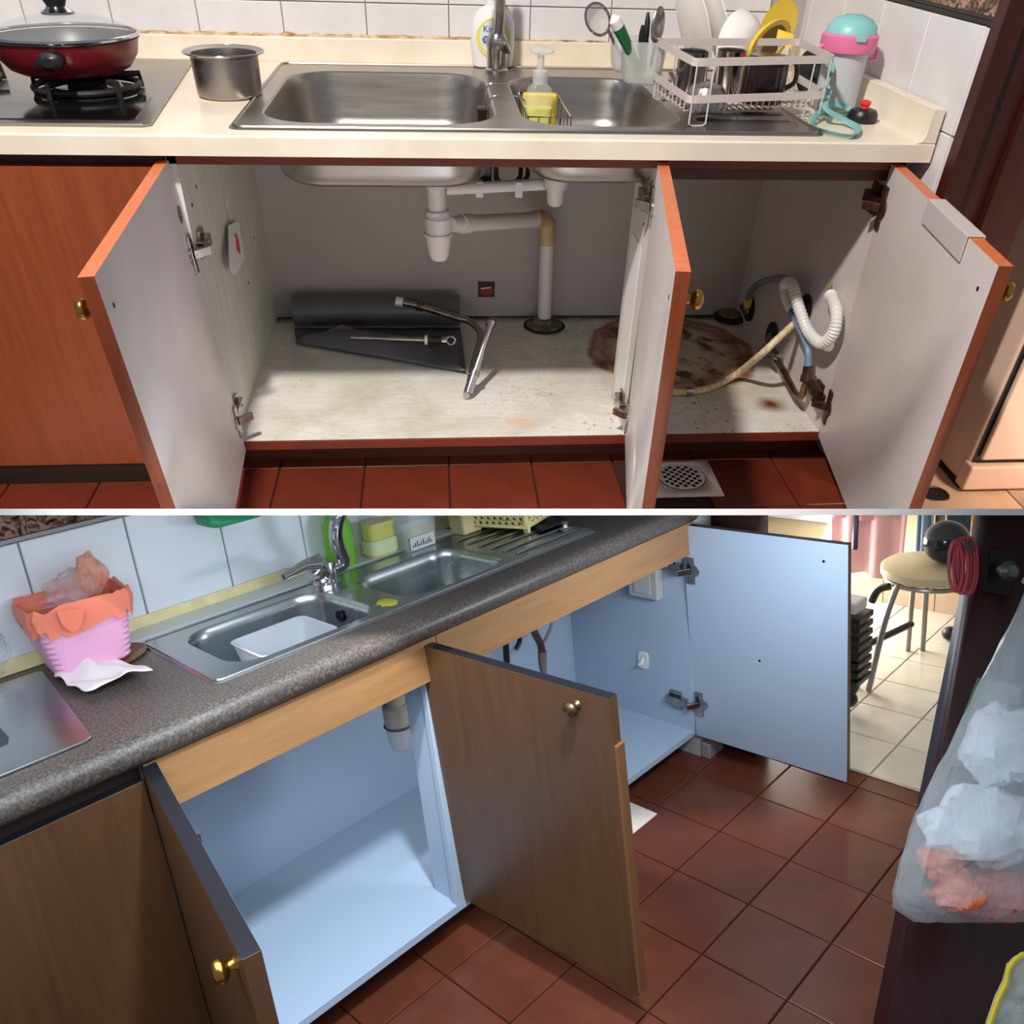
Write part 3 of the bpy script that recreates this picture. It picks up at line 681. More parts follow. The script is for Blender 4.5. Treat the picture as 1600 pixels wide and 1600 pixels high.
# ---- utensil holder and utensils
ux, uy, uz = .352, .335, .748
t = thing('utensil_holder', 'translucent plastic utensil holder hung on the left of the dish rack', 'holder', (ux, uy, uz))
def cupr(cx, cy, a, b, z0, z1):
    g = G(); R = []
    for z, k in ((z0, .55), (z0 + .006, .78), (z0 + .02, .88), (z1, 1), (z1, .95), (z0 + .022, .83), (z0 + .008, .7)): R.append(rrect(cx, cy, a * k, b * k, min(a, b) * k * .6, z, 5))
    return g.loft(R)
cupr(ux + .003, uy, .046, .036, uz, .828).obj('front_cup', FROST, t)
cupr(ux - .018, uy + .07, .036, .03, uz + .012, .832).obj('back_cup', FROST, t)
G().tube([(ux + .045, uy - .02, .822), rq(0, .9, .834), rq(0, .98, .834), (ux + .045, uy + .03, .822)], .002, 6).obj('hook', RACKM, t)
GRN = plain('green_handle', (16, 104, 52), .35)
t = thing('green_peeler', 'green handled utensil with white tip in the utensil holder', 'utensil', (ux - .01, uy, .79))
a, b = Vector((ux - .004, uy - .012, .775)), at(966, 42, y=uy - .035)
G().tube([a, a.lerp(b, .3), b], [.005, .009, .0125], 12).obj('handle', GRN, t)
G().tube([b, b + (b - a).normalized() * .016, b + (b - a).normalized() * .024], [.0126, .012, .004], 12).obj('white_tip', WHITEP, t)
c = at(934, 30, y=uy + .05)
t = thing('strainer', 'round steel mesh strainer leaning left out of the utensil holder', 'strainer', c)
Mx = Matrix.Translation(c) @ Matrix.Rotation(R_(25), 4, 'Z') @ Matrix.Rotation(R_(62), 4, 'X')
g = G(); g.M = Mx; g.tube(circ(0, 0, .030, 0, 28), .003, 6, True); g.obj('hoop', CHROME_D, t)
g = G(); g.M = Mx; g.lathe([(.030, 0), (.024, -.012), (.012, -.018), (0, -.019)], 24, caps=False); g.obj('mesh', clear('mesh_veil', (170, 168, 160), .5, 0, 1.4, .55), t)
G().tube([c + Vector((.022, 0, -.016)), (ux - .016, uy + .06, .77)], .0035, 8).obj('handle', CHROME_D, t)
for nm, top, bot, r, lab in (('black_spatula', (1004, 50), (-.0, .02), .0075, 'black handled utensil left of the slotted spoon in the holder'), ('steel_knife', (1012, 30), (.012, .03), .006, 'dark thin utensil handle at the back of the utensil holder')):
    b = at(*top, y=uy + .02 if nm[0] == 'b' else uy + .045); a = Vector((ux + .004 + bot[0], uy + bot[1], .77))
    t = thing(nm, lab, 'utensil', a); G().tube([a, a.lerp(b, .45)], .004, 8).obj('shaft', CHROME_D, t)
    G().tube([a.lerp(b, .45), a.lerp(b, .55), b.lerp(a, .05), b + (b - a).normalized() * .012], [r * .6, r, r, r * .5], 10).obj('handle', BLACK, t)
b = at(1028, 40, y=uy + .01); a = Vector((ux + .022, uy, .78))
t = thing('slotted_spoon', 'steel slotted spoon leaning right out of the utensil holder', 'spoon', a)
G().tube([a, b + (a - b).normalized() * .03], .0035, 8).obj('handle', BLACK, t)
g = G(); d_ = (b - a).normalized(); g.M = frame(b, d_, Vector((.4, -.9, 0)).cross(d_)); g.ball((0, 0, 0), 1, 16, (.034, .017, .006)); g.obj('spoon_bowl', CHROME_D, t)
# ---- children's bottle, cap
bx, by = .760, .262
t = thing('water_bottle', 'clear water bottle with pink and teal lid and teal strap', 'bottle', (bx, by, ZT))
BT = clear('bottle_plastic', (222, 224, 228), .25, .15, 1.25, .72)
G().lathe([(0, 0), (.039, 0), (.043, .004), (.043, .05), (.044, .10), (.045, .108), (.042, .108), (.0415, .10), (.0405, .05), (.040, .008), (0, .006)], 32, (bx, by, ZT + .001)).obj('bottle_body', BT, t)
G().lathe([(.0445, .0), (.053, .003), (.056, .014), (.056, .030), (.052, .034), (.0, .034)], 32, (bx, by, ZT + .104)).obj('lid_ring', PINKP, t)
G().lathe([(.050, 0), (.048, .012), (.037, .024), (.018, .031), (0, .032)], 32, (bx, by, ZT + .137)).obj('lid_dome', TEAL, t)
g = G(); g.box(bx - .010, bx + .010, by - .060, by - .050, ZT + .128, ZT + .138); g.obj('latch_button', TEAL, t, bev=.002)
for sx in (-1, 1):
    g = G(); g.tube([Vector((bx + sx * .054, by - .004, ZT + .116)), Vector((bx + sx * .062, by - .004, ZT + .11)), Vector((bx + sx * .062, by - .004, ZT + .094)), Vector((bx + sx * .045, by - .004, ZT + .090))], .0045, 8); g.obj('strap_lug', PINKP, t)
P = [Vector((bx - .063, by - .004, ZT + .098)), at(1300, 105, y=.23), at(1292, 130, y=.19), at(1285, 150, y=.16), at(1275, 172, z=ZT + .006), at(1300, 178, z=ZT + .012), at(1330, 180, z=ZT + .008), at(1330, 170, z=ZT + .012), at(1300, 162, z=ZT + .02), at(1278, 178, z=ZT + .016), at(1270, 196, z=ZT + .006), at(1300, 208, z=ZT + .006), at(1332, 212, z=ZT + .006), at(1340, 200, z=ZT + .006), at(1320, 188, z=ZT + .01), at(1290, 168, z=ZT + .03), at(1296, 140, y=.2)]
G().tube(smooth(P, 6), .007, 8, False, (.22, 1)).obj('strap', STRAP, t)
c = at(1356, 190, z=ZT); c.x = min(c.x, .775)
t = thing('bottle_cap', 'black bottle cap with red spout lying near the right worktop edge', 'cap', c)
G().lathe([(0, 0), (.029, 0), (.030, .002), (.029, .014), (.024, .021), (.012, .024), (0, .024)], 28, c + Vector((0, 0, .0005))).obj('cap_base', BLACK, t)
G().lathe([(.009, 0), (.008, .006), (.0105, .009), (.0105, .014), (.006, .016), (0, .016)], 18, c + Vector((0, 0, .022))).obj('spout', RED, t)

# ---- plumbing below the sink
tr = at(684, 330, y=.3)
t = thing('sink_trap', 'white plastic bottle trap and drain pipes under the upper sink', 'pipe', (tr.x, .3, .4))
L = lambda prof, c, ax=(0, 0, 1), n=22: G().lathe(prof, n, c, ax)
L([(.026, 0), (.026, .012), (.021, .016), (.021, .060), (.026, .062), (.026, .09), (.03, .092), (.03, .115)], (tr.x - .002, .3, .488)).obj('tail_pipe', PVC, t)
L([(.024, 0), (.029, .004), (.031, .05), (.027, .055), (.025, .066), (0, .066)], (tr.x, .3, .435)).obj('trap_body', PVC, t)
L([(0, 0), (.018, 0), (.023, .01), (.030, .052), (.033, .054), (.033, .060), (.0, .06)], (tr.x, .3, .392)).obj('trap_cup', PVC, t)
e2 = at(852, 342, y=.62); s0 = Vector((tr.x + .028, .3, .470))
dv = (e2 - s0).normalized()
G().tube([s0, s0 + dv * .04], .017, 14).tube([s0 + dv * .04, s0 + dv * .075], .021, 14).obj('union_nut', PVC, t)
G().tube([s0 + dv * .075, e2 - dv * .03], .0185, 16).obj('waste_arm', PVC, t)
vb = at(850, 500, z=ZF + .002); vb.y = e2.y; vb.x = e2.x + .012
G().tube([e2 - dv * .055, e2 - dv * .02, e2 + Vector((.006, 0, -.012)), e2 + Vector((.008, 0, -.065))], .0225, 16).obj('elbow', PVC_TAN, t)
G().tube([e2 + Vector((.008, 0, -.06)), vb + Vector((0, 0, .0))], .0195, 16).obj('down_pipe', PVC, t)
L([(.052, 0), (.052, .004), (.034, .010), (.030, .022), (.02, .024)], vb + Vector((0, 0, .001))).obj('floor_collar', plain('dirty_collar', (96, 84, 62), .7, var=.4, sc=40), t)
L([(.060, 0), (.060, .0015), (0, .0015)], vb + Vector((0, -.004, .0006))).obj('floor_gap', plain('black_gap', (22, 18, 14), .8), t)
d2 = at(868, 300, y=.3)
G().tube([Vector((tr.x + .02, .30, .545)), Vector((d2.x - .015, .32, .552))], .0125, 12).obj('cross_pipe', PVC, t)
L([(.0, 0), (.012, 0), (.018, .006), (.02, .036), (.028, .038), (.028, .064), (.024, .066), (.024, .09)], (d2.x, .3, .512)).obj('second_tailpiece', PVC, t)
for xx in (.012, .10): G().box(xx - .008, xx + .008, .30, .325, .528, .56).obj('pipe_clip', PVC, t)
c = at(757, 277, y=.34); t = thing('hose_bundle', 'black hoses and valve block hanging between the upper sink bowls', 'hose', c)
G().box(c.x - .016, c.x + .016, .33, .36, c.z - .016, .70).obj('valve_block', BLACK, t, bev=.004)
for dx, px in ((0, 792), (.02, 803)):
    q = [at(775, 262, y=.34), at(778, 282, y=.33), at(px, 292, y=.33), at(px + 18, 280, y=.34), at(px + 22, 262, y=.36)]
    G().tube(smooth([q[0] + Vector((0, .02, .1))] + q + [q[-1] + Vector((0, .02, .1))], 5), .0055, 8).obj('hose', plain('dark_hose', (44, 40, 38), .4), t)

# ---- things lying in the left compartment
rl = Vector((-.492, .638, ZF + .044)); rr_ = Vector((-.028, .632, ZF + .044))
t = thing('vinyl_roll', 'roll of dark grey vinyl sheet partly unrolled on cabinet floor', 'roll', (-.26, .55, ZF))
g = G()
R = []
for e in (0, 1):
    c = rl.lerp(rr_, e); R.append([c + Vector((0, .041 * math.cos(a), .041 * math.sin(a))) for a in [2 * PI * k / 28 for k in range(28)]])
g.loft(R); g.obj('roll', GREYV, t)
def sheet(u, v):
    a = rl.lerp(rr_, u) + Vector((0, -.03, -.036)); b = at(463 + 265 * u, 536 + 46 * u, z=ZF + .006)
    p = a.lerp(b, v); p.z = ZF + .004 + .004 * math.sin(v * 3.1) + .004 * noise.noise((u * 4, v * 3, 1)); return p
G().grid(16, 10, sheet).obj('sheet', GREYV, t, solid=.0016)
A_, B_, C_ = at(463, 534, z=ZF + .012), at(662, 536, z=ZF + .03), at(729, 581, z=ZF + .010)
def flap(u, v):
    e = A_.lerp(C_, u); top = (A_ + Vector((0, .03, .0))).lerp(B_, min(u / .75, 1)) if u < .75 else B_.lerp(C_, (u - .75) / .25)
    p = e.lerp(top, v); p.z = ZF + .008 + (.030 * math.sin(min(v * 1.4, 1) * PI / 2) + .008 * v) * math.sin(min(1, u * 1.15) * PI * .92 + .12) + .002; return p
G().grid(24, 8, flap).obj('curled_flap', GREYV, t, solid=.0016)
tri = [at(497, 524, z=ZF + .03), at(577, 524, z=ZF + .034), at(535, 507, z=ZF + .05)]
G().loft([tri, [p + Vector((0, 0, .0015)) for p in tri]]).obj('folded_corner', GREYV, t)
t = thing('bent_spout', 'bent chrome tap spout lying across the grey vinyl roll', 'spout', (0, .3, ZF))
k0 = at(622, 471, y=.60); k1 = at(655, 478, y=.59); k2 = at(735, 503, y=.52); k3 = at(751, 522, y=.47); k4 = at(746, 548, y=.40); k5 = at(729, 618, z=ZF + .012)
G().tube([k0, k1, k1.lerp(k2, .5)] + smooth([k1.lerp(k2, .8), k2, k3, k4], 6) + [k4.lerp(k5, .5), k5], .009, 12).obj('spout_pipe', CHROME_D, t)
dd = (k1 - k0).normalized(); G().tube([k0 - dd * .006, k0 + dd * .014], .0125, 12).obj('white_ring', WHITEP, t)
G().tube([k1 - dd * .006, k1 + dd * .010], .0135, 12).obj('brass_nut', BRONZE, t)
q0, q1 = at(731, 614, z=ZF + .016), at(769, 500, y=.30)
t = thing('straight_spout', 'straight chrome pipe standing tilted beside the bent tap spout', 'pipe', q0)
dd = (q1 - q0).normalized(); ln = (q1 - q0).length
G().tube([q0, q0 + dd * ln * .25], .0115, 14).tube([q0 + dd * ln * .25, q1 - dd * .01], .0088, 12).obj('pipe', CHROME, t)
G().tube([q0 + dd * ln * .24, q0 + dd * ln * .30], .0138, 12).obj('pipe_nut', CHROME_D, t)
G().tube([q1 - dd * .016, q1 - dd * .004], .0125, 12).obj('collar', CHROME, t); G().tube([q1 - dd * .004, q1 + dd * .004], .010, 12).obj('threaded_end', BRONZE, t)
p0, p1 = at(548, 527, z=ZF + .050), at(664, 531, z=ZF + .050)
t = thing('old_tap_stem', 'old tap stem with dirty nut lying on the grey vinyl flap', 'tap', p0)
dd = (p1 - p0).normalized()
G().tube([p0, p0.lerp(p1, .5)], .005, 10).tube([p0.lerp(p1, .5), p1], .0075, 10).obj('stem', CHROME_D, t)
G().tube([p1, p1 + dd * .008], .013, 14).obj('washer', WHITEP, t)
G().tube([p1 + dd * .008, p1 + dd * .045], [.012, .016], 8).obj('hex_nut', plain('dirty_brass', (66, 58, 42), .5, .6, var=.3, sc=60), t)
G().tube([p1 + dd * .045, p1 + dd * .058], .010, 10).obj('neck', CHROME, t)
e_ = p1 + dd * .068; G().tube([e_ + Vector((.011 * math.cos(a), 0, .011 * math.sin(a))) for a in [2 * PI * k / 18 for k in range(18)]], .004, 8, True).obj('ring_end', CHROME, t)
# sticker on the back panel, tag on the side
c = at(760, 451, y=D)
t = thing('sticker', 'small square black and red sticker on the cabinet back panel', 'sticker', c)
G().box(c.x - .024, c.x + .024, D - .0012, D - .0002, c.z - .024, c.z + .021).obj('sticker_base', BLACK, t)
plate(oval(c.x, D - .0013, c.z - .006, .021, .013, 20), .0006).obj('red_oval', plain('sticker_red', (150, 22, 26), .5), t)
g = G(); g.obox((c.x - .016, D - .0022, c.z + .001), (c.x + .014, D - .0022, c.z + .004), .001, .003); g.obj('white_stripe', WHITEP, t)
s_top, s_bot = at(352, 312, x=XL + .003), at(362, 345, x=XL + .006)
t = thing('hanging_tag', 'white card tag with red spot hanging inside the left cabinet side', 'tag', s_bot)
G().tube([s_top, s_bot], .0012, 6).obj('string', plain('string_white', (210, 200, 190), .8), t)
q = [at(a, b, x=XL + .006 + .004 * i) for i, (a, b) in enumerate(((356, 352), (372, 346), (382, 404), (366, 431), (358, 420)))]
G().loft([q, [p + Vector((.0012, 0, 0)) for p in q]]).obj('card', WHITEP, t)
c = at(371, 385, x=XL + .0145); G().loft([[c + Vector((e, .020 * math.cos(a), .028 * math.sin(a))) for a in [2 * PI * k / 18 for k in range(18)]] for e in (0, .001)]).obj('red_spot', RED, t)

# ---- right compartment: hoses and valves
xr = XR - .002
def disc(c, r, th, mat, nm, par, ax=(-1, 0, 0), sy=1): return G().lathe([(r, 0), (r, th * .7), (r * .93, th), (0, th)], 24, c, ax, 1, sy).obj(nm, mat, par)
t = thing('gas_hose', 'grey-blue hose with yellow band leaving a black wall boot', 'hose', (xr, .57, .13))
c = at(1172, 483, x=xr); disc(c + Vector((.001, 0, 0)), .034, .008, plain('rubber_boot', (26, 20, 18), .7), 'wall_boot', t)
G().tube([c + Vector((0, 0, -.01)), c + Vector((-.016, .012, .015))], .017, 12).obj('boot_neck', BRONZE, t)
P = [at(1167, 482, x=.785), at(1170, 462, x=.775), at(1182, 446, x=.77), at(1205, 436, x=.765), at(1228, 436, x=.765), at(1242, 460, x=.77), at(1250, 490, x=.795)]
G().tube(smooth(P, 6), .0085, 10).obj('hose', HOSEG, t)
G().tube([P[0].lerp(P[1], .25), P[0].lerp(P[1], .75)], .011, 12).obj('yellow_band', YELLOW, t)
t = thing('corrugated_conduit', 'white corrugated conduit looped on the right cabinet side panel', 'conduit', (.77, .1, .28))
P = smooth([at(1237, 482, x=.775), at(1228, 462, x=.768), at(1227, 444, x=.76), at(1238, 446, x=.755), at(1248, 480, x=.755), at(1263, 518, x=.76), at(1284, 536, x=.765), at(1302, 520, x=.77), at(1307, 488, x=.775), at(1297, 460, x=.785)], 14)
G().tube(P, [.0125 + (.0016 if i % 2 else -.0004) for i in range(len(P))], 12).obj('conduit', WHITEP, t)
G().tube([P[-1], at(1296, 450, x=.795), at(1299, 444, x=.80)], .004, 8).obj('earth_wire', plain('earth_green', (120, 140, 60), .5), t)
t = thing('blue_water_hose', 'light blue water hose running down to the angle valve', 'hose', (.77, .1, .2))
G().tube(smooth([at(1234, 468, x=.785), at(1238, 490, x=.775), at(1252, 518, x=.765), at(1262, 545, x=.765), at(1263, 572, x=.768)], 6), .0085, 10).obj('hose', HOSEB, t)
v0 = at(1263, 575, x=.768); v1 = at(1260, 596, x=.768)
t = thing('angle_valve', 'tarnished angle valve and bent pipe at foot of right side panel', 'valve', v1)
G().tube([v0 + Vector((0, 0, .004)), v0.lerp(v1, .5)], .0135, 6).tube([v0.lerp(v1, .5), v1], .016, 6).obj('union_nut', BRONZE, t)
P = [v1, at(1256, 608, x=.770), at(1252, 619, x=.775), at(1243, 616, x=.78), at(1215, 562, x=.785)]
G().tube([P[0]] + smooth(P[1:4], 5) + [P[4]], .0085, 10).obj('bent_pipe', BRONZE, t)
c = at(1207, 525, x=xr); disc(c, .036, .006, plain('boot_dark', (34, 26, 22), .7), 'wall_flange', t)
G().tube([c, at(1204, 542, x=.77)], .013, 10).tube([at(1200, 546, x=.77), at(1216, 560, x=.782)], .014, 8).obj('valve_body', CHROME_D, t)
G().tube([at(1198, 540, x=.765), at(1190, 552, x=.75)], [.010, .014], 10).obj('valve_handle', CHROME_D, t)
G().tube([at(1268, 600, x=.775), at(1278, 618, x=.775)], .013, 8).obj('side_union', RUST, t)
t = thing('wall_grommet', 'black oval hole cover behind the white corrugated conduit', 'grommet', at(1259, 482, x=xr))
disc(at(1259, 482, x=xr), .034, .004, BLACKM, 'grommet_ring', t)
t = thing('braided_hose', 'cream braided hose trailing from right panel onto stained floor', 'hose', (.7, .3, ZF))
P = smooth([at(1245, 502, x=.775), at(1215, 530, x=.72), at(1190, 553, x=.69), at(1150, 585, z=ZF + .02), at(1112, 605, z=ZF + .012), at(1076, 612, z=ZF + .011), at(1040, 612, z=ZF + .011)], 9)
HOSEC = NT('cream_braid'); HOSEC = HOSEC.set(HOSEC.ramp(HOSEC.noise(120, 2), [(.42, (206, 186, 140)), (.6, (232, 218, 184))]), .5)
G().tube(P, [.0085 + (.0007 if i % 2 else 0) for i in range(len(P))], 10).obj('hose', HOSEC, t)
c = at(1076, 612, z=ZF + .011); G().tube([c - Vector((.008, 0, 0)), c + Vector((.008, .002, 0))], .0115, 12).obj('clip', CHROME_D, t)
c = at(1140, 497, z=ZF + .004)
t = thing('floor_trap_cap', 'round tan plug in a black ring at the back of cabinet floor', 'plug', c)
G().lathe([(.048, 0), (.048, .006), (.040, .012), (0, .012)], 28, c).obj('ring', BLACKM, t)
G().lathe([(.034, 0), (.034, .006), (.03, .008), (0, .007)], 28, c + Vector((0, 0, .010))).obj('plug', plain('tan_plug', (120, 96, 66), .6, var=.3, sc=50), t)
# ---- floor drain
q = [at(1026, 779, z=0), at(1103, 778, z=0), at(1073, 711, z=0), at(1031, 712, z=0)]
cx = .462; cy = -.05; hs = .075
fd = thing('floor_drain', 'square white floor drain plate with round perforated grate', 'drain', (cx + .01, cy, 0))
dc = at(1050, 742, z=0); rg = .055
c2 = (cx + .012, cy + .004)
sq = [Vector((cx - hs, cy - hs - .004, .001)), Vector((cx + hs + .018, cy - hs - .004, .001)), Vector((cx + hs + .018, cy + hs, .001)), Vector((cx - hs, cy + hs, .001))]
WD = plain('drain_white', (226, 218, 208), .4, var=.05)
G().poly(sq, [circ(*c2, rg + .002, .001, 32)[::-1]]).obj('plate', WD, fd, solid=.002)
holes = [circ(c2[0] + dx * .0098, c2[1] + dy * .0098, .0052, .0025, 10)[::-1] for dx in range(-5, 6) for dy in range(-5, 6) if math.hypot(dx, dy) * .0098 < rg - .008 and (dx + dy) % 2 == 0]
G().poly(circ(*c2, rg, .0025, 32), holes).obj('grate', WD, fd)
G().lathe([(rg, 0), (0, 0)], 24, (*c2, -.0045)).obj('drain_pit', plain('pit', (16, 12, 10), .8), fd)
# ================================================================ LOWER KITCHEN ("after")
setF('B')
A_, B_, C_, H_, DB, WB, RX, LX = .691, .607, .091, .735, .42, .425, .847, -.531
WHITE_B = plain('pale_blue_laminate', (174, 190, 208), .4)
TAN = wood('tan_wood_veneer', (150, 108, 68), (168, 124, 82), .4, (1.6, 20, 20), 4)
BROWN = wood('brown_wood_veneer', (84, 56, 35), (100, 68, 44), .38, (20, 20, 1.4), 3, .04)
EDGEK = plain('black_edge_band', (24, 24, 30), .3)
t = NT('granite_laminate'); f = t.noise(230, 2, rough=.7); g2 = t.noise(8, 3)
GRAN = t.set(t.mix(t.math('MULTIPLY', g2, .35), t.ramp(f, [(.34, (52, 44, 40)), (.5, (78, 70, 65)), (.66, (108, 98, 91))]), (96, 86, 80)), .42)
WTILE = tilemat('white_glazed_tile', (220, 226, 232), (228, 234, 240), .22, 8, .03)
CREAMB = plain('cream_sealant', (226, 212, 160), .6, var=.08, sc=20)
RTB = tilemat('red_floor_tile', (92, 48, 33), (108, 57, 40), .22, 10, .12)
BEIGE = tilemat('beige_floor_tile', (206, 198, 180), (220, 212, 196), .18, 10, .05)
MAROON = wood('maroon_door', (46, 19, 19), (58, 25, 24), .35)
# ---- setting
w = struct(G().box(-1.3, .90, WB + .008, WB + .03, 0, 1.3).obj('wall_back', GROUT))
j0 = -.336 - .181 * 4
tiles(w, (j0, WB + .008, .759), (1, 0, 0), (0, 0, 1), .1795, .197, 12, 1, .003, .008, WTILE)
G().box(-1.3, .88, WB, WB + .008, .966, 1.06).obj('border_tile', FLORAL, w, bev=.001)
G().box(-1.3, .88, WB - .002, WB + .008, .957, .964).obj('border_trim', plain('pale_border', (170, 166, 168), .4), w)
G().grid(140, 1, lambda u, v: Vector((-1.25 + 2.1 * u, WB - .004 * v - .001, .762 - .026 * v))).obj('sealant_bead', CREAMB, w)
fl = struct(G().box(-1.4, 1.041, -1.3, .45, -.03, -.006).obj('floor', GROUT_R))
F_ = .181
tiles(fl, (.791 - F_ * 10, -.406 - F_ * 4, -.006), (1, 0, 0), (0, 1, 0), F_, F_, 11, 8, .0025, .006, RTB)
for k in range(8): G().box(.9735, 1.035, -.406 + F_ * (k - 4) + .0015, -.406 + F_ * (k - 3) - .0015, -.006, 0).obj('tile', RTB, fl, bev=.001)
fl2 = struct(G().box(1.041, 2.3, -1.3, .70, -.03, -.006).obj('floor', GROUT))
tiles(fl2, (1.047, -.406 - F_ * 4, -.006), (1, 0, 0), (0, 1, 0), F_, F_, 7, 10, .0025, .006, BEIGE)
G().box(1.036, 1.047, -1.3, -.12, -.006, .002).obj('threshold_strip', plain('steel_strip', (200, 196, 188), .3, 1), fl2, bev=.001)
FAR = plain('far_wall_paint', (214, 196, 160), .7)
w2 = struct(G().box(2.24, 2.27, -1.2, .70, 0, .9).obj('wall_far', FAR))
SKT = plain('skirting_tile', (206, 180, 150), .4)
for k in range(9): G().box(2.232, 2.24, -1.1 + .19 * k, -1.1 + .19 * k + .187, 0, .115).obj('skirting_tile', SKT, w2, bev=.001)
w3 = struct(G().box(.872, .96, -.005, WB + .03, 0, 1.3).obj('wall_right', GROUT))
for k in range(2): G().box(.866, .872, .0 + .2 * k, .197 + .2 * k, .60, .797).obj('tile', WTILE, w3)
j = struct(G().box(.955, 1.035, -.125, .0, 0, 1.3).obj('trim_1', MAROON, bev=.003)); j['label'] = 'maroon door frame between the lower kitchen and the balcony'
# bright balcony window
wn = struct(G().box(2.225, 2.238, .12, .62, .30, 1.2).obj('window_1', plain('window_frame_white', (220, 224, 230), .5)))
wm = NT('daylight_pane'); wm.b.inputs['Emission Strength'].default_value = 3.0
G().box(2.219, 2.226, .15, .37, .33, 1.15).box(2.219, 2.226, .40, .59, .33, 1.15).obj('pane', wm.set((230, 236, 245), .1, **{'Emission Color': (225, 235, 255)}), wn)
# ---- closed cabinet at the left
t = thing('base_cabinet', 'closed brown wooden cabinet under the steel hob in the lower kitchen', 'cabinet', (-.9, .2, 0))
G().box(-1.3, LX - .02, .002, DB, .08, .69, (0, 0, 0, 0, 0, 0)).obj('body', plain('dark_gap', (44, 26, 22), .6), t)
G().box(-1.0, LX - .022, -.018, 0, .082, .668, (0, 1, 0, 0, 0, 0)).obj('door', [BROWN, EDGEK], t, bev=.001)
G().box(-1.3, -1.003, -.018, 0, .082, .668, (0, 1, 0, 0, 0, 0)).obj('door', [BROWN, EDGEK], t, bev=.001)
G().box(-1.3, LX - .02, .05, .065, 0, .08).obj('kickboard', DARK_A, t)
# ---- open sink cabinet
cab = thing('sink_cabinet', 'renewed white sink cabinet with brown doors standing open', 'cabinet', (.15, .2, 0))
G().box(LX - .018, LX, .0, DB, .075, A_ - .0005).obj('side_panel', WHITE_B, cab)
G().box(RX, RX + .011, .0, DB, .075, A_ - .0005).obj('side_panel', WHITE_B, cab)
G().box(LX, RX, DB, DB + .004, .075, A_ - .0005).obj('back_panel', WHITE_B, cab)
G().box(LX, RX, -.001, DB, .073, C_).obj('floor_board', WHITE_B, cab, bev=.001)
G().box(LX, RX, .06, .075, 0, .073).obj('kickboard', DARK_A, cab)
G().box(-.030, -.004, -.001, .014, C_, B_).obj('stile', WHITE_B, cab, bev=.001)
G().box(-.026, -.008, .014, .075, C_, B_).obj('stile_web', WHITE_B, cab, bev=.001)
G().box(LX - .018, -.002, -.018, .0, B_, A_ - .0005).obj('fascia', TAN, cab, bev=.001); G().box(.0, RX + .011, -.018, .0, B_, A_ - .0005).obj('fascia', TAN, cab, bev=.001)
mats = [WHITE_B, BROWN, BROWN, EDGEK]
dl, ML = door(cab, LX + .004, 1, 1.765, .495, .09, .688, .020, 0, mats)
dm, MM = door(cab, .0, 1, 1.52, .43, .093, .682, .020, 2.3, mats)
dr, MR = door(cab, RX - .002, -1, 1.60, .42, .070, .686, .018, -3.2, [WHITE_B, BROWN, EDGEK, EDGEK])
AGED = plain('aged_bronze', (110, 92, 66), .35, .9, var=.2, sc=40)
for d_, m_, u, z, mt in ((dl, ML, .455, .655, BRASS), (dm, MM, .365, .655, AGED)):
    nx = (m_.to_3x3() @ Vector((0, -1, 0))); knob('knob', m_ @ Vector((u, -.020, z)), nx, mt, d_, .013)
g = G(); g.M = MM; g.box(.430, .4365, -.020, .0, .10, .60); g.obj('loose_edge_strip', plain('orange_strip', (124, 82, 52), .4), dm, bev=.001)
for (u, z) in ((.365, .640), (.20, .35)):
    g = G(); g.M = MR; g.lathe([(0, 0), (.0035, 0), (.0035, .0006), (0, .0006)], 8, (u, 0, z), (0, 1, 0)); g.obj('screw_hole', BLACK, dr)
hinge(dr, MR, -1, .565, RX, CHROME_D); hinge(dr, MR, -1, .175, RX, CHROME_D); hinge(dl, ML, 1, .53, LX, RUST)
# ---- worktop
t = thing('worktop', 'brown speckled laminate worktop with a rounded front edge', 'worktop', (-.2, .2, A_))
hx0, hx1, hy0, hy1 = -.375, .53, .068, .335; X0, X1 = -1.3, .857
nose = [(-.012, A_), (-.024, A_ + .004), (-.031, A_ + .013), (-.033, A_ + .023), (-.030, A_ + .033), (-.022, A_ + .041), (-.010, H_ - .0005), (.004, H_)]
g = G()
g.loft([[Vector((x, y, z)) for y, z in nose] for x in (X0, X1)], False, False, closed=False)
q = [(X0, .004), (X1, .004), (X1, WB - .001), (X0, WB - .001)]; r = [(hx0, hy0), (hx1, hy0), (hx1, hy1), (hx0, hy1)]
for i in range(4):
    k = (i + 1) % 4; g.add([Vector((*q[i], H_)), Vector((*q[k], H_)), Vector((*r[k], H_)), Vector((*r[i], H_))], [(0, 1, 2, 3)])
    g.add([Vector((*r[i], H_)), Vector((*r[k], H_)), Vector((*r[k], A_)), Vector((*r[i], A_))], [(0, 1, 2, 3)])
q[0] = (X0, -.012); q[1] = (X1, -.012)
for i in range(4):
    k = (i + 1) % 4; g.add([Vector((*q[k], A_)), Vector((*q[i], A_)), Vector((*r[i], A_)), Vector((*r[k], A_))], [(0, 1, 2, 3)])
g.add([Vector((X1, y, z)) for y, z in nose] + [Vector((X1, WB - .001, H_)), Vector((X1, WB - .001, A_))], [tuple(range(10))])
g.obj('slab', GRAN, t)
G().box(-.43, .395, .358, WB - .006, H_ - .001, H_ + .006).obj('back_ledge', plain('ledge_white', (204, 212, 210), .4), t, bev=.001)
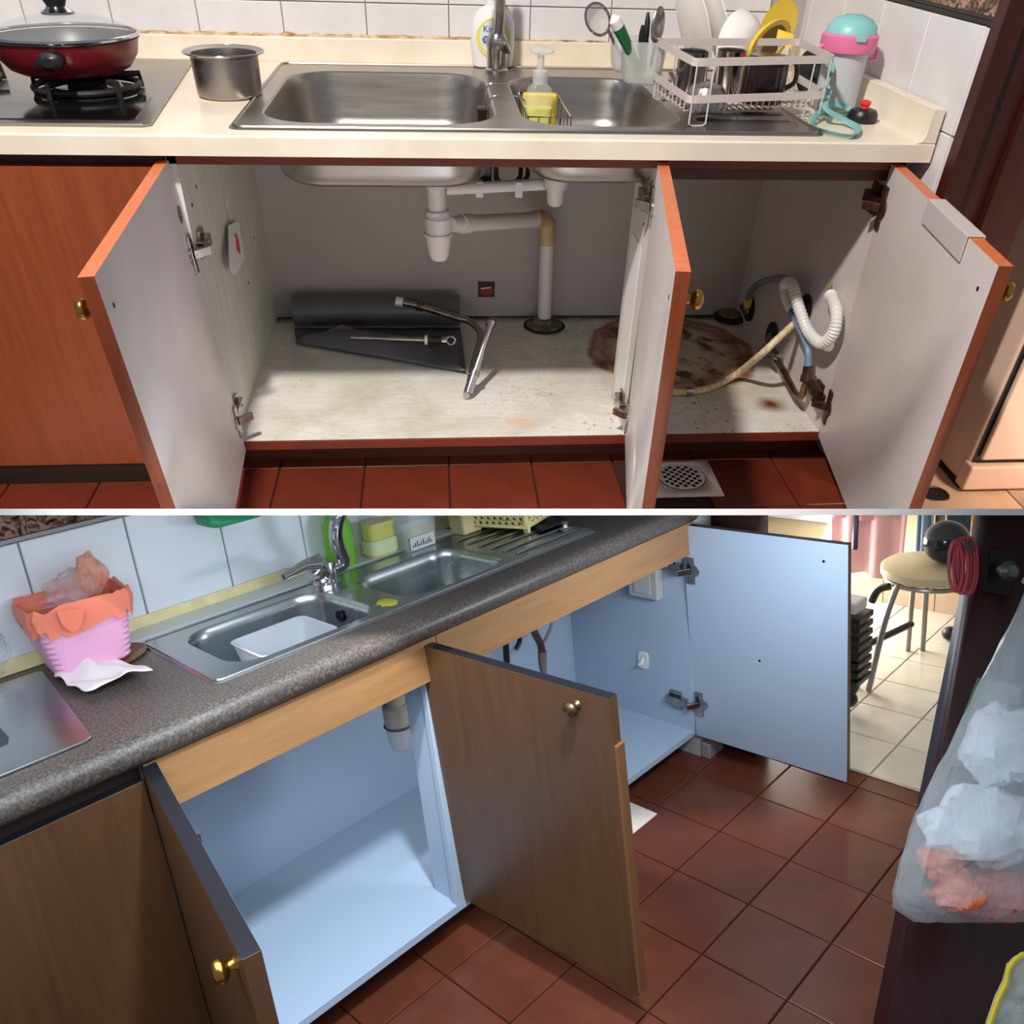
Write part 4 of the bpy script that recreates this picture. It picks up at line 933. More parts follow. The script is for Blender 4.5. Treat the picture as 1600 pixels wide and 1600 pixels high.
# ---- sink
t = thing('kitchen_sink', 'stainless steel double bowl sink in the brown speckled worktop', 'sink', (.08, .2, .6))
zt = H_ + .003; SB = brushed('sink_steel', (186, 190, 192), .25)
do = rrect(.078, .200, .472, .152, .012, zt)
b1 = rrect(-.193, .192, .150, .118, .06, zt, 8); b2 = rrect(.160, .182, .142, .110, .06, zt, 8)
G().poly(do, [b1, b2]).obj('deck', SB, t)
G().loft([do, rrect(.078, .200, .476, .156, .014, H_ + .0004)], False, False).obj('rim', SB, t)
def bowl2(cx, cy, hx, hy, zb):
    g = G(); R = [rrect(cx, cy, hx - d, hy - d, max(.06 - d, .02), z, 8) for z, d in ((zt, 0), (zt - .003, .003), (zt - .02, .006), (zb + .025, .013), (zb + .008, .020), (zb, .038))]
    g.loft(R, False, True); g.f = [f[::-1] for f in g.f]; o = g.obj('bowl', SB, t)
    G().lathe([(.034, .002), (.028, .0005), (.01, -.003), (0, -.003)], 20, (cx, cy, zb + .001)).obj('drain', CHROME_D, o)
    return o
o = bowl2(-.193, .192, .150, .118, .605)
G().lathe([(0, 0), (.012, 0), (.012, .003), (0, .003)], 14, (-.0535, .215, .70), (-1, 0, 0)).obj('overflow', BLACK, o)
bowl2(.160, .182, .142, .110, .62)
g = G()
for i in range(6): g.tube([(.33, .09 + .04 * i, zt), (.34, .09 + .04 * i, zt + .002), (.52, .09 + .04 * i, zt + .002), (.53, .09 + .04 * i, zt)], .003, 6)
g.obj('drainer_ridges', SB, t)
G().tube([Vector((p.x, p.y, zt + .0005)) for p in rrect(.078, .200, .468, .148, .012, 0, 4)], .0022, 6, True).obj('raised_edge', SB, t)
# tub in the left bowl, soap smear on the divider
t = thing('plastic_tub', 'frosted plastic tub standing in the left bowl of the lower sink', 'tub', (-.2, .19, .61))
TUBM = clear('tub_plastic', (232, 238, 244), .35, .1, 1.25, .7)
R = [rrect(-.195, .185, a, b, .02, z, 5) for z, a, b in ((.612, .055, .045), (.616, .060, .050), (.715, .078, .066), (.717, .081, .069), (.718, .078, .066), (.716, .075, .063), (.620, .057, .047))]
G().loft(R).obj('tub_body', TUBM, t)
c = at(605, 942, z=zt)
tag(G().loft([[c + Vector((a * math.cos(2 * PI * k / 16) * (1 + .2 * math.sin(3 * k)), b * math.sin(2 * PI * k / 16), z)) for k in range(16)] for a, b, z in ((.018, .026, .0004), (.014, .02, .003), (.005, .008, .004))]).obj('soap_smear', plain('yellow_gel', (186, 180, 60), .3)), 'yellow soap smear on the divider of the lower sink', 'smear')
# ---- tap
fx, fy = -.012, .312
t = thing('kitchen_tap', 'chrome swan neck tap with side lever on the lower sink', 'tap', (fx, fy, zt))
G().lathe([(.030, 0), (.030, .006), (.026, .01), (.025, .035), (.022, .05), (0, .052)], 20, (fx, fy, zt)).obj('tap_body', CHROME, t)
bd = at(490, 890, y=fy - .02); G().tube([Vector((fx - .004, fy, zt + .02)), Vector((fx - .02, fy - .008, zt + .035)), bd], [.022, .022, .022], 14).obj('mixer_arm', CHROME, t)
l0, l1 = at(497, 878, y=fy - .03), at(443, 902, y=fy - .06)
g = G(); mid = l0.lerp(l1, .4) + Vector((0, 0, .006)); g.tube([bd, l0, mid, l1], [.021, .018, .010, .007], 10, False, (1, .6)); g.obj('lever', CHROME, t)
P = [Vector((fx, fy, zt + .03)), at(536, 880, y=fy - .005), at(527, 850, y=fy - .02), at(525, 825, y=fy - .03), at(533, 800, y=fy - .04), at(560, 775, y=fy - .06)]
G().tube(smooth(P, 6), .0145, 14).obj('spout', CHROME, t)
# ---- bottles on the ledge
def stand(px, py, y): return at(px, py, z=H_)
c = at(537, 888, z=H_); c.y = min(c.y, .385)
GB = clear('green_bottle', (140, 214, 70), .2, .2, 1.3, .8)
t = thing('green_bottle', 'translucent green dish liquid bottle behind the chrome tap', 'bottle', c)
G().loft([rrect(c.x, c.y, a, b, b * .9, H_ + z, 5) for z, a, b in ((.001, .026, .018), (.006, .030, .020), (.06, .034, .022), (.10, .032, .021), (.125, .018, .014), (.14, .011, .011))]).obj('bottle_body', GB, t)
c = Vector((.185, .385, H_)); 
t = thing('yellow_bottle', 'clear bottle half filled with yellow liquid behind the lower sink', 'bottle', c)
YC = clear('clear_bottle', (220, 228, 228), .15, .1, 1.25, .22)
G().loft([rrect(c.x, c.y, a, b, b * .7, H_ + z, 5) for z, a, b in ((.001, .036, .026), (.005, .040, .028), (.08, .042, .028), (.12, .040, .027), (.15, .026, .02), (.16, .014, .014))]).obj('bottle_body', YC, t)
G().loft([rrect(c.x, c.y, .037, .025, .018, H_ + z, 5) for z in (.003, .082)]).obj('liquid', plain('yellow_liquid', (226, 216, 40), .2), t)
G().loft([rrect(c.x - .002, c.y - .001, .0405, .0285, .02, H_ + z, 5) for z in (.012, .044)], False, False).obj('label', plain('label_green', (206, 220, 170), .5), t)
c = Vector((.262, .36, H_))
t = thing('clear_box', 'clear plastic container with printed label behind the right sink bowl', 'container', c)
G().loft([rrect(c.x, c.y, a, .030, .008, H_ + z, 4) for z, a in ((.001, .044), (.045, .050), (.072, .052))] + [rrect(c.x, c.y, a, .028, .007, H_ + z, 4) for z, a in ((.072, .050), (.004, .042))]).obj('box_body', YC, t)
LBG = plain('box_label', (210, 214, 214), .5)
lb = G().box(c.x - .036, c.x + .036, c.y - .0345, c.y - .0335, H_ + .006, H_ + .036).obj('label', LBG, t)
INKB = plain('print_grey', (70, 74, 86), .5)
g = G()
for k in range(10): g.box(c.x - .030 + .006 * k, c.x - .030 + .006 * k + .0028, c.y - .0352, c.y - .0345, H_ + .012, H_ + .018 + .008 * ((k * 7) % 3) / 2)
g.obj('label_print', INKB, lb)
# cream plastic block and yellow rack on the drainer
CRP = plain('cream_plastic', (222, 206, 140), .4)
t = thing('cutlery_holder', 'cream plastic box standing behind the yellow dish rack', 'holder', (.41, .33, H_))
G().loft([rrect(.408, .338, a, .028, .008, H_ + z, 4) for z, a in ((.004, .030), (.075, .034), (.16, .036))]).obj('holder_body', plain('holder_cream', (206, 192, 142), .45), t)
t = thing('dish_rack', 'pale yellow plastic dish rack on the drainer of the lower sink', 'dish rack', (.52, .22, zt))
u0 = Vector((.455, .175, 0)); du = Vector((.20, .055, 0)); dv = Vector((-.05, .16, 0))
rk = lambda u, v, z: u0 + du * u + dv * v + Vector((0, 0, z))
for a, b in (((0, 0), (1, 0)), ((1, 0), (1, 1)), ((1, 1), (0, 1)), ((0, 1), (0, 0))):
    p, q_ = rk(*a, zt + .014), rk(*b, zt + .014); ex = (q_ - p); hh = Vector((0, 0, .075)); n_ = ex.cross(hh).normalized() * .003
    outer = [p, q_, q_ + hh, p + hh]; hs = []
    for r_ in range(3):
        for k in range(9):
            cc = p + ex * ((k + .5 + .25 * (r_ % 2)) / 9.6) + hh * (.16 + .15 * r_); e = ex.normalized() * .0052
            hs.append([cc - e, cc + Vector((0, 0, -.0045)), cc + e, cc + Vector((0, 0, .0045))])
    g = G(); g.poly(outer, hs); g.obj('pierced_side', CRP, t, solid=.004)
G().add([rk(0, 0, zt + .016), rk(1, 0, zt + .016), rk(1, 1, zt + .016), rk(0, 1, zt + .016)], [(0, 1, 2, 3)]).obj('tray', CRP, t, solid=.003)
for u, v in ((.04, .03), (.96, .03), (.96, .97), (.04, .97)): G().obox(rk(u, v, zt), rk(u, v, zt + .03), .016, .010).obj('leg', CRP, t, bev=.002)
c = at(884, 828, z=zt)
t = thing('sink_strainer', 'small chrome strainer lying on the drainer of the lower sink', 'strainer', c)
G().lathe([(0, 0), (.014, 0), (.017, .004), (.008, .007), (.006, .014), (.009, .018), (0, .019)], 18, c).obj('strainer_cup', CHROME, t)
c = at(855, 824, z=zt)
tag(G().grid(12, 6, lambda u, v: Vector((c.x - .05 + .10 * u + .02 * v, c.y - .03 + .06 * v, zt + .003 + .005 * (1 + noise.noise((u * 4, v * 3, 5)))))).obj('dark_cloth', plain('dark_cloth', (40, 44, 46), .9), solid=.002), 'dark wet cloth lying under the yellow dish rack', 'cloth')
# green tray hung on the wall
tag(G().loft([rrect(-.155, .385, a, .034, .012, z, 4) for z, a in ((.905, .050), (.909, .060), (1.0, .075))]).obj('green_basket', plain('basket_green', (24, 146, 96), .4)), 'green plastic basket hung on the tiled wall above the lower sink', 'basket')
# ---- hob
t = thing('steel_hob', 'stainless steel gas hob at the left end of the brown worktop', 'hob', (-.8, .2, H_))
hb = [(-1.25, .028), (-.60, .028), (-.588, .036), (-.553, .37), (-.56, .38), (-1.25, .38)]
prism(hb, H_ + .0005, H_ + .005).obj('steel_plate', SB, t, bev=.0015)
prism([(-1.22, .12), (-.675, .12), (-.668, .14), (-.664, .33), (-.675, .34), (-1.22, .34)], H_ + .005, H_ + .0062).obj('glass_panel', GLASSBLK, t)
bcb = (-.76, .23)
b = G().lathe([(.075, 0), (.075, .004), (.05, .008), (0, .008)], 30, (*bcb, H_ + .006)).obj('burner', BLACKM, t)
G().lathe([(.032, 0), (.032, .012), (0, .014)], 24, (*bcb, H_ + .014)).obj('burner_cap', CHROME_D, b)
g = G()
for k in range(4): a = PI / 4 + k * PI / 2; g.tube([(bcb[0] + .085 * math.cos(a), bcb[1] + .085 * math.sin(a), H_ + .006), (bcb[0] + .085 * math.cos(a), bcb[1] + .085 * math.sin(a), H_ + .03), (bcb[0] + .03 * math.cos(a), bcb[1] + .03 * math.sin(a), H_ + .032)], .004, 8)
g.obj('pan_support', BLACKM, b)
# ---- bin with orange liner, tray, tissue, plastic bag
PB = plain('pink_bin', (226, 164, 200), .4)
bx, by = -.486, .338; rot = Matrix.Translation((bx, by, 0)) @ Matrix.Rotation(R_(-4), 4, 'Z') @ Matrix.Translation((-bx, -by, 0))
t = thing('waste_bin', 'pink ribbed plastic bin with an orange liner on the brown worktop', 'bin', (bx, by, H_))
R = []
for i in range(23):
    z = .008 + .116 * i / 22; k = i / 22; wv = .0012 * (1 if i % 2 else -1)
    R.append([rot @ p for p in rrect(bx, by, .060 + .018 * k + wv, .050 + .014 * k + wv, .022, H_ + z, 5)])
g = G(); g.loft([[rot @ p for p in rrect(bx, by, .052, .042, .02, H_ + .007, 5)]] + R, True, False); g.obj('bin_body', PB, t, ang=60)
OB = clear('orange_liner', (246, 140, 112), .35, .1, 1.2, .85)
def lin_ring(k, z, wob, s=0):
    out = []
    for i in range(72):
        a = 2 * PI * i / 72; ca, sa = math.cos(a), math.sin(a)
        px_, py_ = math.copysign(abs(ca) ** .38, ca) * .080 * k, math.copysign(abs(sa) ** .38, sa) * .066 * k
        f_ = 1 + .035 * noise.noise((ca * 5, sa * 5, s * .8))
        out.append(rot @ Vector((bx + px_ * f_, by + py_ * f_, H_ + z + wob * noise.noise((ca * 2.6, sa * 2.6, s)) + wob * .4 * noise.noise((ca * 9, sa * 9, s)))))
    return out
g = G(); g.loft([lin_ring(1.02, .082, .030, 1), lin_ring(1.05, .098, .018, 2), lin_ring(1.07, .114, .010, 3), lin_ring(1.06, .124, .010, 4), lin_ring(1.03, .130, .010, 4.5), lin_ring(.97, .126, .004, 5), lin_ring(.9, .09, .004, 6)], False, False); g.obj('liner', OB, t, ang=25)
q = [at(a, b_, y=by - .078) for a, b_ in ((88, 955), (132, 950), (128, 975), (122, 985), (112, 988), (98, 978))]
G().loft([q, [p + Vector((0, .001, 0)) for p in q]]).obj('liner_tail', OB, t)
BAGC = clear('clear_film', (236, 226, 224), .25, .7, 1.15, .5)
def crumple(c, sc, seed, amp=.35, n=16):
    g = G(); g.ball((0, 0, 0), 1, n * 2)
    for i, p in enumerate(g.v):
        d = 1 + amp * noise.noise(p * 1.8 + Vector((seed, 0, 0))) + amp * .6 * noise.noise(p * 4 + Vector((0, seed, 0)))
        g.v[i] = Vector(c) + Vector((p.x * sc[0] * d, p.y * sc[1] * d, p.z * sc[2] * d))
    return g
t = thing('crumpled_film', 'crumpled clear plastic film sticking out of the pink bin', 'film', (bx, by, H_ + .12))
crumple((bx + .005, by, H_ + .140), (.045, .036, .028), 3).obj('film_lump', BAGC, t, ang=20)
crumple((bx + .04, by + .005, H_ + .150), (.024, .024, .038), 8).obj('film_peak', clear('film_peach', (244, 170, 140), .3, .5, 1.15, .7), t, ang=20)
pcx = Vector((-.448, .315, H_))
tag(G().lathe([(0, 0), (.070, 0), (.078, .003), (.079, .005), (.069, .003), (0, .002)], 36, pcx + Vector((-.024, .012, .0008)), (0, 0, 1), 1.0, .8).obj('brown_tray', plain('brown_tray', (116, 80, 52), .5)), 'round brown mat under the pink bin on the worktop', 'mat')
TIS = plain('tissue_paper', (236, 226, 226), .9, bump=.1, sc=30)
Q = [at(88, 1068, z=H_), at(150, 1028, z=H_), at(250, 1038, z=H_), at(138, 1092, z=H_)]
def tis(u, v):
    a = Q[0].lerp(Q[1], u); b_ = Q[3].lerp(at(242, 1058, z=H_), u); p = a.lerp(b_, v)
    p.x += .008 * noise.noise((u * 3, v * 3, 7)); p.y += .008 * noise.noise((u * 4, v * 3, 17))
    p.z = H_ + .007 + .010 * (.5 + noise.noise((u * 3.2, v * 2.6, 3))) + .016 * math.exp(-((u - v * .25 - .42) / .16) ** 2) * (1 - .3 * v); return p
tag(G().grid(26, 18, tis).obj('tissue', TIS, solid=.0012), 'crumpled white paper napkin on the brown worktop beside the bin', 'napkin')
c = at(22, 1010, z=H_ + .04)
t = thing('plastic_bag', 'clear plastic bag lying behind the steel hob by the bin', 'bag', (-.62, .36, H_))
crumple((-.63, .40, H_ + .064), (.040, .03, .045), 21, .3).obj('bag_film', clear('bag_film_clear', (226, 220, 224), .2, .8, 1.12, .45), t, ang=20)

# ---- below the sink
tr = Vector((-.016, .125, 0)); tr = at(620, 1110, y=.125)
t = thing('sink_trap', 'grey bottle trap with clear cup under the left lower bowl', 'pipe', (tr.x, tr.y, .4))
GP = plain('grey_pvc', (176, 168, 152), .4)
G().lathe([(.020, 0), (.020, .10), (.024, .11), (.024, .14)], 20, (tr.x, tr.y, tr.z + .01)).obj('tail_pipe', GP, t)
G().lathe([(.026, 0), (.029, .003), (.029, .042), (.024, .046), (0, .046)], 22, (tr.x, tr.y, tr.z - .030)).obj('trap_body', GP, t)
G().tube(circ(tr.x, tr.y, .0295, tr.z - .031, 24), .0022, 6, True).obj('seal_ring', plain('seal_dark', (84, 76, 70), .6), t)
G().lathe([(0, 0), (.016, .003), (.024, .012), (.027, .03), (.028, .055), (.026, .055), (.024, .03), (.014, .008), (0, .006)], 22, (tr.x, tr.y, tr.z - .090)).obj('trap_cup', FROST, t)
G().tube([Vector((tr.x + .02, tr.y, tr.z + .005)), Vector((.06, .30, tr.z + .01)), Vector((.065, DB - .002, tr.z + .01))], .016, 12).obj('waste_arm', GP, t)
t = thing('tap_hoses', 'brown and grey tap hoses hanging under the right lower bowl', 'hose', (.5, .26, .4))
G().tube(smooth([at(826, 955, y=.24), at(834, 985, y=.24), at(845, 1008, y=.24), at(847, 1030, y=.24)], 6), .010, 10).obj('brown_hose', plain('brown_hose', (74, 44, 40), .4), t)
G().tube([at(847, 1018, y=.24), at(848, 1040, y=.24), at(850, 1062, y=.24)], [.012, .011, .005], 10).obj('hose_end', plain('hose_end', (120, 100, 96), .4), t)
G().tube(smooth([at(862, 950, y=.28), at(862, 975, y=.28), at(852, 1000, y=.27), at(845, 1004, y=.26)], 6), .005, 8).obj('grey_hose', HOSEG, t)
G().tube(smooth([at(788, 985, y=.22), at(790, 1005, y=.22), at(792, 1035, y=.22)], 4), .008, 8).obj('black_hose', BLACK, t)
G().tube(smooth([at(806, 980, y=.25), at(812, 1000, y=.25), at(806, 1015, y=.25)], 4), .006, 8).obj('short_hose', BLACK, t)
c = at(1008, 905, y=.405)
t = thing('junction_box', 'pale grey junction box on the right side of lower sink cabinet', 'box', at(1016, 905, x=RX))
c = at(1012, 905, x=RX - .001)
G().box(RX - .03, RX - .0005, c.y - .05, c.y + .045, c.z - .045, c.z + .04).obj('box_cover', plain('box_grey', (186, 186, 182), .5), t, bev=.004)
G().box(RX - .033, RX - .030, c.y - .030, c.y + .025, c.z - .03, c.z + .025).obj('box_lid', plain('box_grey2', (196, 196, 190), .5), t, bev=.002)
c = at(1006, 1031, x=RX - .001)
t = thing('wall_hook', 'white plastic adhesive hook on the right side of lower cabinet', 'hook', c)
G().loft([[Vector((x, c.y + p.x, c.z + p.y)) for p in rrect(0, 0, .017, .026, .012, 0, 4)] for x in (RX - .0005, RX - .006)][::-1]).obj('hook_plate', WHITEP, t, bev=.001)
G().tube([(RX - .005, c.y, c.z + .005), (RX - .016, c.y, c.z - .010), (RX - .022, c.y, c.z - .006)], .005, 8).obj('hook_arm', WHITEP, t)
t = thing('cabinet_foot', 'small grey plastic block on the floor under the open right door', 'foot', (.884, -.02, 0))
G().box(.872, .945, -.035, -.007, .0, .045).obj('foot_block', plain('grey_foot', (150, 138, 136), .4), t, bev=.003)
t = thing('floor_drain', 'white floor drain plate half hidden behind the open middle door', 'drain', (.50, -.05, 0))
c = at(1022, 1270, z=0)
G().loft([[c + Vector(p) for p in ((0, -.01, 0), (-.12, -.01, 0), (-.12, .11, 0), (0, .11, 0))], [c + Vector(p) for p in ((0, -.01, .0015), (-.12, -.01, .0015), (-.12, .11, .0015), (0, .11, .0015))]]).obj('plate', WD, t)
G().lathe([(.045, 0), (.045, .001), (0, .001)], 24, c + Vector((-.06, .05, .0016))).obj('grate', WD, t)

# ---- door leaf at the right, with lock, rope and bag
T0, T1 = at(1532, 790, d=1.3), at(1368, 1600, d=1.3)
zz = (T0 - T1).normalized(); rt = Vector(RB[0]); U = (rt - zz * rt.dot(zz)).normalized(); N = zz.cross(U); 
if N.dot(Vector(RB[2])) < 0: N = -N
ln = (T0 - T1).length
Md = Matrix.Translation(T1) @ Matrix((U, N, zz)).transposed().to_4x4()
t = thing('door_leaf', 'dark maroon timber door leaf with lock at the right edge', 'door', T1)
def mbox(*a):
    g = G(); g.M = Md; return g.box(*a)
mbox(.017, .44, 0, .04, -.15, ln + .1).obj('leaf', MAROON, t, bev=.003)
lk = at(1548, 890, d=1.296); lo_ = Md.inverted() @ lk; lu, lz = lo_.x + .012, lo_.z
mbox(lu - .018, lu + .024, -.004, 0, lz - .036, lz + .034).obj('lock_plate', plain('dark_lock', (40, 34, 30), .4, .6), t, bev=.002)
g = G(); g.M = Md; g.lathe([(0, 0), (.007, 0), (.007, .016), (.015, .02), (.016, .03), (.009, .038), (0, .039)], 18, (lu, -.004, lz), (0, -1, 0)); g.obj('door_knob', plain('old_nickel', (104, 104, 94), .4, .9, var=.2, sc=40), t)
# second knob on the hidden side carrying the rope
g = G(); g.tube([at(1520, 856, d=1.31), at(1516, 855, d=1.27), at(1514, 854, d=1.25)], [.006, .006, .008], 10); g.obj('edge_knob', plain('dark_knob', (60, 30, 28), .5), t)
ROPE = plain('pink_rope', (196, 84, 92), .8)
t = thing('rope_coil', 'coil of pink red string hanging from the maroon door knob', 'rope', at(1500, 885, d=1.36))
for k in range(12):
    o_x = (k - 5.5) * 2.3; ph = noise.noise((k * 1.7, 0, 0)) * 6
    P = [at(1506 + o_x + ph + 11 * math.cos(a), 884 + (38 + k % 3 * 3) * math.sin(a) , d=1.262 + .0022 * k + .006 * math.cos(a + k)) for a in [2 * PI * i / 20 for i in range(20)]]
    G().tube(P, .0022, 6, True).obj('string_loop', ROPE, t)
BGM = NT('thin_polythene'); BGM.set((226, 232, 236), .35); BGM.b.inputs['Alpha'].default_value = .46; BGM.b.inputs['Transmission Weight'].default_value = .3; BGM.b.inputs['IOR'].default_value = 1.1
BGM.bump(BGM.noise(22, 5, (1, 1, .4), .6, 1.5), .6, .01); BGM = BGM.m
t = thing('shopping_bag', 'translucent white plastic carrier bag hanging on the maroon door leaf', 'bag', at(1500, 1440, d=1.15))
rows = ((905, 1612, 1660, .012), (960, 1586, 1690, .022), (1060, 1534, 1730, .04), (1150, 1490, 1745, .05), (1240, 1444, 1755, .055), (1340, 1406, 1760, .06), (1400, 1392, 1762, .058), (1428, 1398, 1758, .05), (1441, 1430, 1730, .03))
def ringb(py, x0, x1, dp, sd):
    out = []
    for k in range(40):
        a = 2 * PI * k / 40; cx_, hw = (x0 + x1) / 2, (x1 - x0) / 2
        sx = math.copysign(abs(math.cos(a)) ** .8, math.cos(a))
        w_ = 1 + .05 * noise.noise((math.cos(a) * 3, math.sin(a) * 3, sd * .6))
        out.append(at(cx_ + hw * sx * w_, py + 5 * noise.noise((k * .4, sd, 2)), d=1.17 + dp * math.sin(a) * (1 + .4 * noise.noise((k * .5, sd * .7, 9)))))
    return out
import bisect
def interp(py):
    i = min(max(bisect.bisect([r[0] for r in rows], py) - 1, 0), len(rows) - 2); a, b_ = rows[i], rows[i + 1]; f = (py - a[0]) / (b_[0] - a[0])
    return tuple(a[j] + (b_[j] - a[j]) * f for j in range(1, 4))
g = G(); g.loft([ringb(py, *interp(py), i) for i, py in enumerate([905 + (1441 - 905) * k / 22 for k in range(23)])], False, True)
g.obj('bag_film', BGM, t, ang=50)
G().tube([at(1600, 910, d=1.17), at(1640, 840, d=1.2), at(1660, 910, d=1.17)], .004, 6).obj('handle', BGM, t)
WPL = plain('white_inner_bag', (226, 234, 240), .5, bump=.5, sc=14)
def lump(nm, px, py, hw, hh, dep, mat, lab, cat, seed, d=1.165):
    c = at(px, py, d=d); s = d / 1300
    g = crumple((0, 0, 0), (hw * s, dep, hh * s), seed, .30, 18)
    g.v = [c + Vector(RB[0]) * p.x + Vector(RB[2]) * p.y - Vector(RB[1]) * p.z for p in g.v]
    return tag(g.obj(nm, mat, ang=30), lab, cat)
lump('white_packet', 1540, 1290, 90, 58, .036, WPL, 'crumpled white packet in the middle of the hanging carrier bag', 'packet', 4)
lump('white_packet', 1570, 1165, 62, 62, .030, WPL, 'crumpled white packet at the top of the hanging carrier bag', 'packet', 9)
lump('red_packet', 1560, 1398, 100, 34, .036, plain('red_packet', (190, 88, 72), .5), 'reddish packet at the bottom of the hanging carrier bag', 'packet', 13)
lump('orange_packet', 1470, 1350, 34, 30, .028, plain('orange_packet', (226, 112, 66), .5), 'orange packet at left inside the hanging carrier bag', 'packet', 17)
lump('orange_packet', 1500, 1395, 40, 26, .03, plain('orange_packet2', (224, 110, 60), .5), 'long orange packet low inside the hanging carrier bag', 'packet', 23, 1.15)
# green edged folder behind the bag, woven mat at the bottom corner
t = thing('folder', 'dark folder with green edge behind the hanging carrier bag', 'folder', at(1500, 1165, d=1.24))
a, b_, c, d_ = at(1531, 1060, d=1.25), at(1484, 1180, d=1.25), at(1560, 1220, d=1.25), at(1600, 1070, d=1.25); nn = Vector(RB[2]) * .006
G().loft([[a, b_, c, d_], [p + nn for p in (a, b_, c, d_)]]).obj('cover', plain('folder_grey', (150, 156, 152), .5), t)
G().tube([a, b_], .0035, 6).obj('green_edge', plain('edge_green', (70, 110, 60), .4), t)
k_ = [(1546, 1600), (1560, 1560), (1572, 1535), (1578, 1510), (1600, 1492), (1660, 1480), (1660, 1640), (1540, 1640)]
t = thing('woven_mat', 'grey woven mat with frayed yellow edge at the lower right corner', 'mat', at(1600, 1600, d=1.1))
P = [at(*p, d=1.1 + .0003 * (p[0] - 1540)) for p in k_]; nn = Vector(RB[2]) * .008
G().loft([P, [p + nn for p in P]]).obj('mat_cloth', plain('mat_grey', (190, 196, 186), .9, var=.12, sc=60, bump=.5), t)
G().tube(smooth(P[:6], 4), .004, 6).obj('yellow_edge', plain('mat_yellow', (206, 186, 60), .8), t)
# ---- balcony
STL = plain('stool_grey_metal', (150, 146, 140), .35, .6)
sc = Vector((1.70, -.30, .335))
t = thing('stool', 'round beige stool with grey metal legs on the bright balcony floor', 'stool', (sc.x, sc.y, 0))
G().lathe([(0, 0), (.125, 0), (.135, .006), (.135, .028), (.125, .036), (0, .038)], 36, sc).obj('seat', plain('stool_seat', (206, 190, 150), .45), t)
G().tube(circ(sc.x, sc.y, .118, sc.z - .012, 32), .008, 8, True).obj('seat_ring', STL, t)
for px, py in ((1357, 1080), (1418, 1017)):
    f_ = at(px, py, z=0); tp = sc + (Vector((f_.x, f_.y, 0)) - Vector((sc.x, sc.y, 0))).normalized() * .112 + Vector((0, 0, -.012))
    k_ = f_.lerp(tp, .82); k_.z = tp.z - .03; o_ = (Vector((f_.x, f_.y, 0)) - Vector((sc.x, sc.y, 0))).normalized() * .02
    G().tube(smooth([tp, tp + o_ + Vector((0, 0, -.012)), tp.lerp(f_, .35) + o_, f_ + Vector((0, 0, .002))], 6), .009, 8).obj('leg', STL, t)
for dx, dy in ((.17, .06), (.03, -.19)):
    f_ = Vector((sc.x + dx, sc.y + dy, .002)); tp = sc + Vector((dx * .6, dy * .6, -.012)); G().tube(smooth([tp, tp.lerp(f_, .2) + Vector((dx * .15, dy * .15, 0)), f_], 6), .009, 8).obj('leg', STL, t)
bc_ = sc + Vector((.0, -.055, .038 + .066))
bc_ = at(1478, 866, x=1.72); bc_.z = sc.z + .038 + .0665
t = thing('black_helmet', 'shiny round black ball resting on the beige stool seat', 'ball', bc_)
G().ball(bc_, .066, 28).obj('ball_shell', plain('gloss_black', (34, 38, 46), .12), t)
# oil heater partly hidden by the right cabinet door
t = thing('oil_heater', 'black finned heater with curved handle behind the open white door', 'heater', (1.36, -.19, 0))
for k in range(8): 
    z = .10 + .028 * k; G().box(1.30, 1.40, -.26 + .0, -.12, z, z + .019).obj('fin', BLACK, t, bev=.004)
G().box(1.30, 1.38, -.250, -.12, .325, .36).obj('top_cover', plain('heater_white', (226, 228, 232), .3), t, bev=.008)
G().tube(smooth([at(1328, 1028, x=1.34), at(1340, 1040, x=1.34), at(1338, 1065, x=1.34), at(1330, 1082, x=1.34)], 5), .014, 10).obj('handle', BLACK, t)
G().ball(at(1326, 1092, x=1.34), .026, 16).obj('caster', BLACK, t)
t = thing('drying_rail', 'dark metal rail lying across the balcony behind the stool', 'rail', (1.6, -.1, .0))
a, b_ = at(1345, 1012, x=1.50), at(1424, 975, x=1.80); G().tube([a, b_], .011, 8).obj('rail_bar', BLACK, t)
G().tube(smooth([at(1362, 940, x=1.6), at(1372, 922, x=1.6), at(1390, 916, x=1.6)], 5), .012, 8).obj('curved_bar', BLACK, t)
f0 = at(1345, 1012, x=1.50); G().tube([f0, Vector((f0.x, f0.y + .02, 0.0))], .010, 8).obj('rail_foot', BLACK, t)
TOW = plain('pink_towel', (206, 164, 168), .95, bump=.15, sc=30)
t = thing('pink_towel', 'pale pink towel hanging in front of the balcony window', 'towel', (2.0, .0, .18))
def tow(u, v): return Vector((2.0 + .02 * math.sin(u * 17) * (1 - .3 * v), .145 - .26 * u - .02 * v * u, .165 + (.52 - .0) * v + .03 * math.sin(u * 2.6 + .4)))
G().grid(30, 10, tow).obj('towel_cloth', TOW, t, solid=.004)
G().grid(20, 6, lambda u, v: Vector((1.985 + .012 * math.sin(u * 14), .20 - .22 * u, .40 + .3 * v))).obj('towel_fold', plain('towel_fold', (196, 146, 146), .95), t, solid=.004)
t = thing('jeans', 'blue grey jeans hanging beside the pink towel on the balcony', 'jeans', (2.05, -.18, .22))
G().grid(16, 8, lambda u, v: Vector((2.06 + .015 * math.sin(u * 11), -.135 - .055 * u - .03 * (1 - v) * (1 - u) * 0, .20 + .05 * u + .5 * v))).obj('leg', plain('denim_light', (136, 164, 186), .9), t, solid=.005)
G().grid(10, 8, lambda u, v: Vector((2.09, -.22 - .075 * u, .28 + .4 * v))).obj('dark_leg', plain('denim_dark', (52, 66, 84), .9), t, solid=.005)
t = thing('patterned_cloth', 'brown patterned cloth hanging beside the jeans on the balcony', 'cloth', (2.07, -.2, .26))
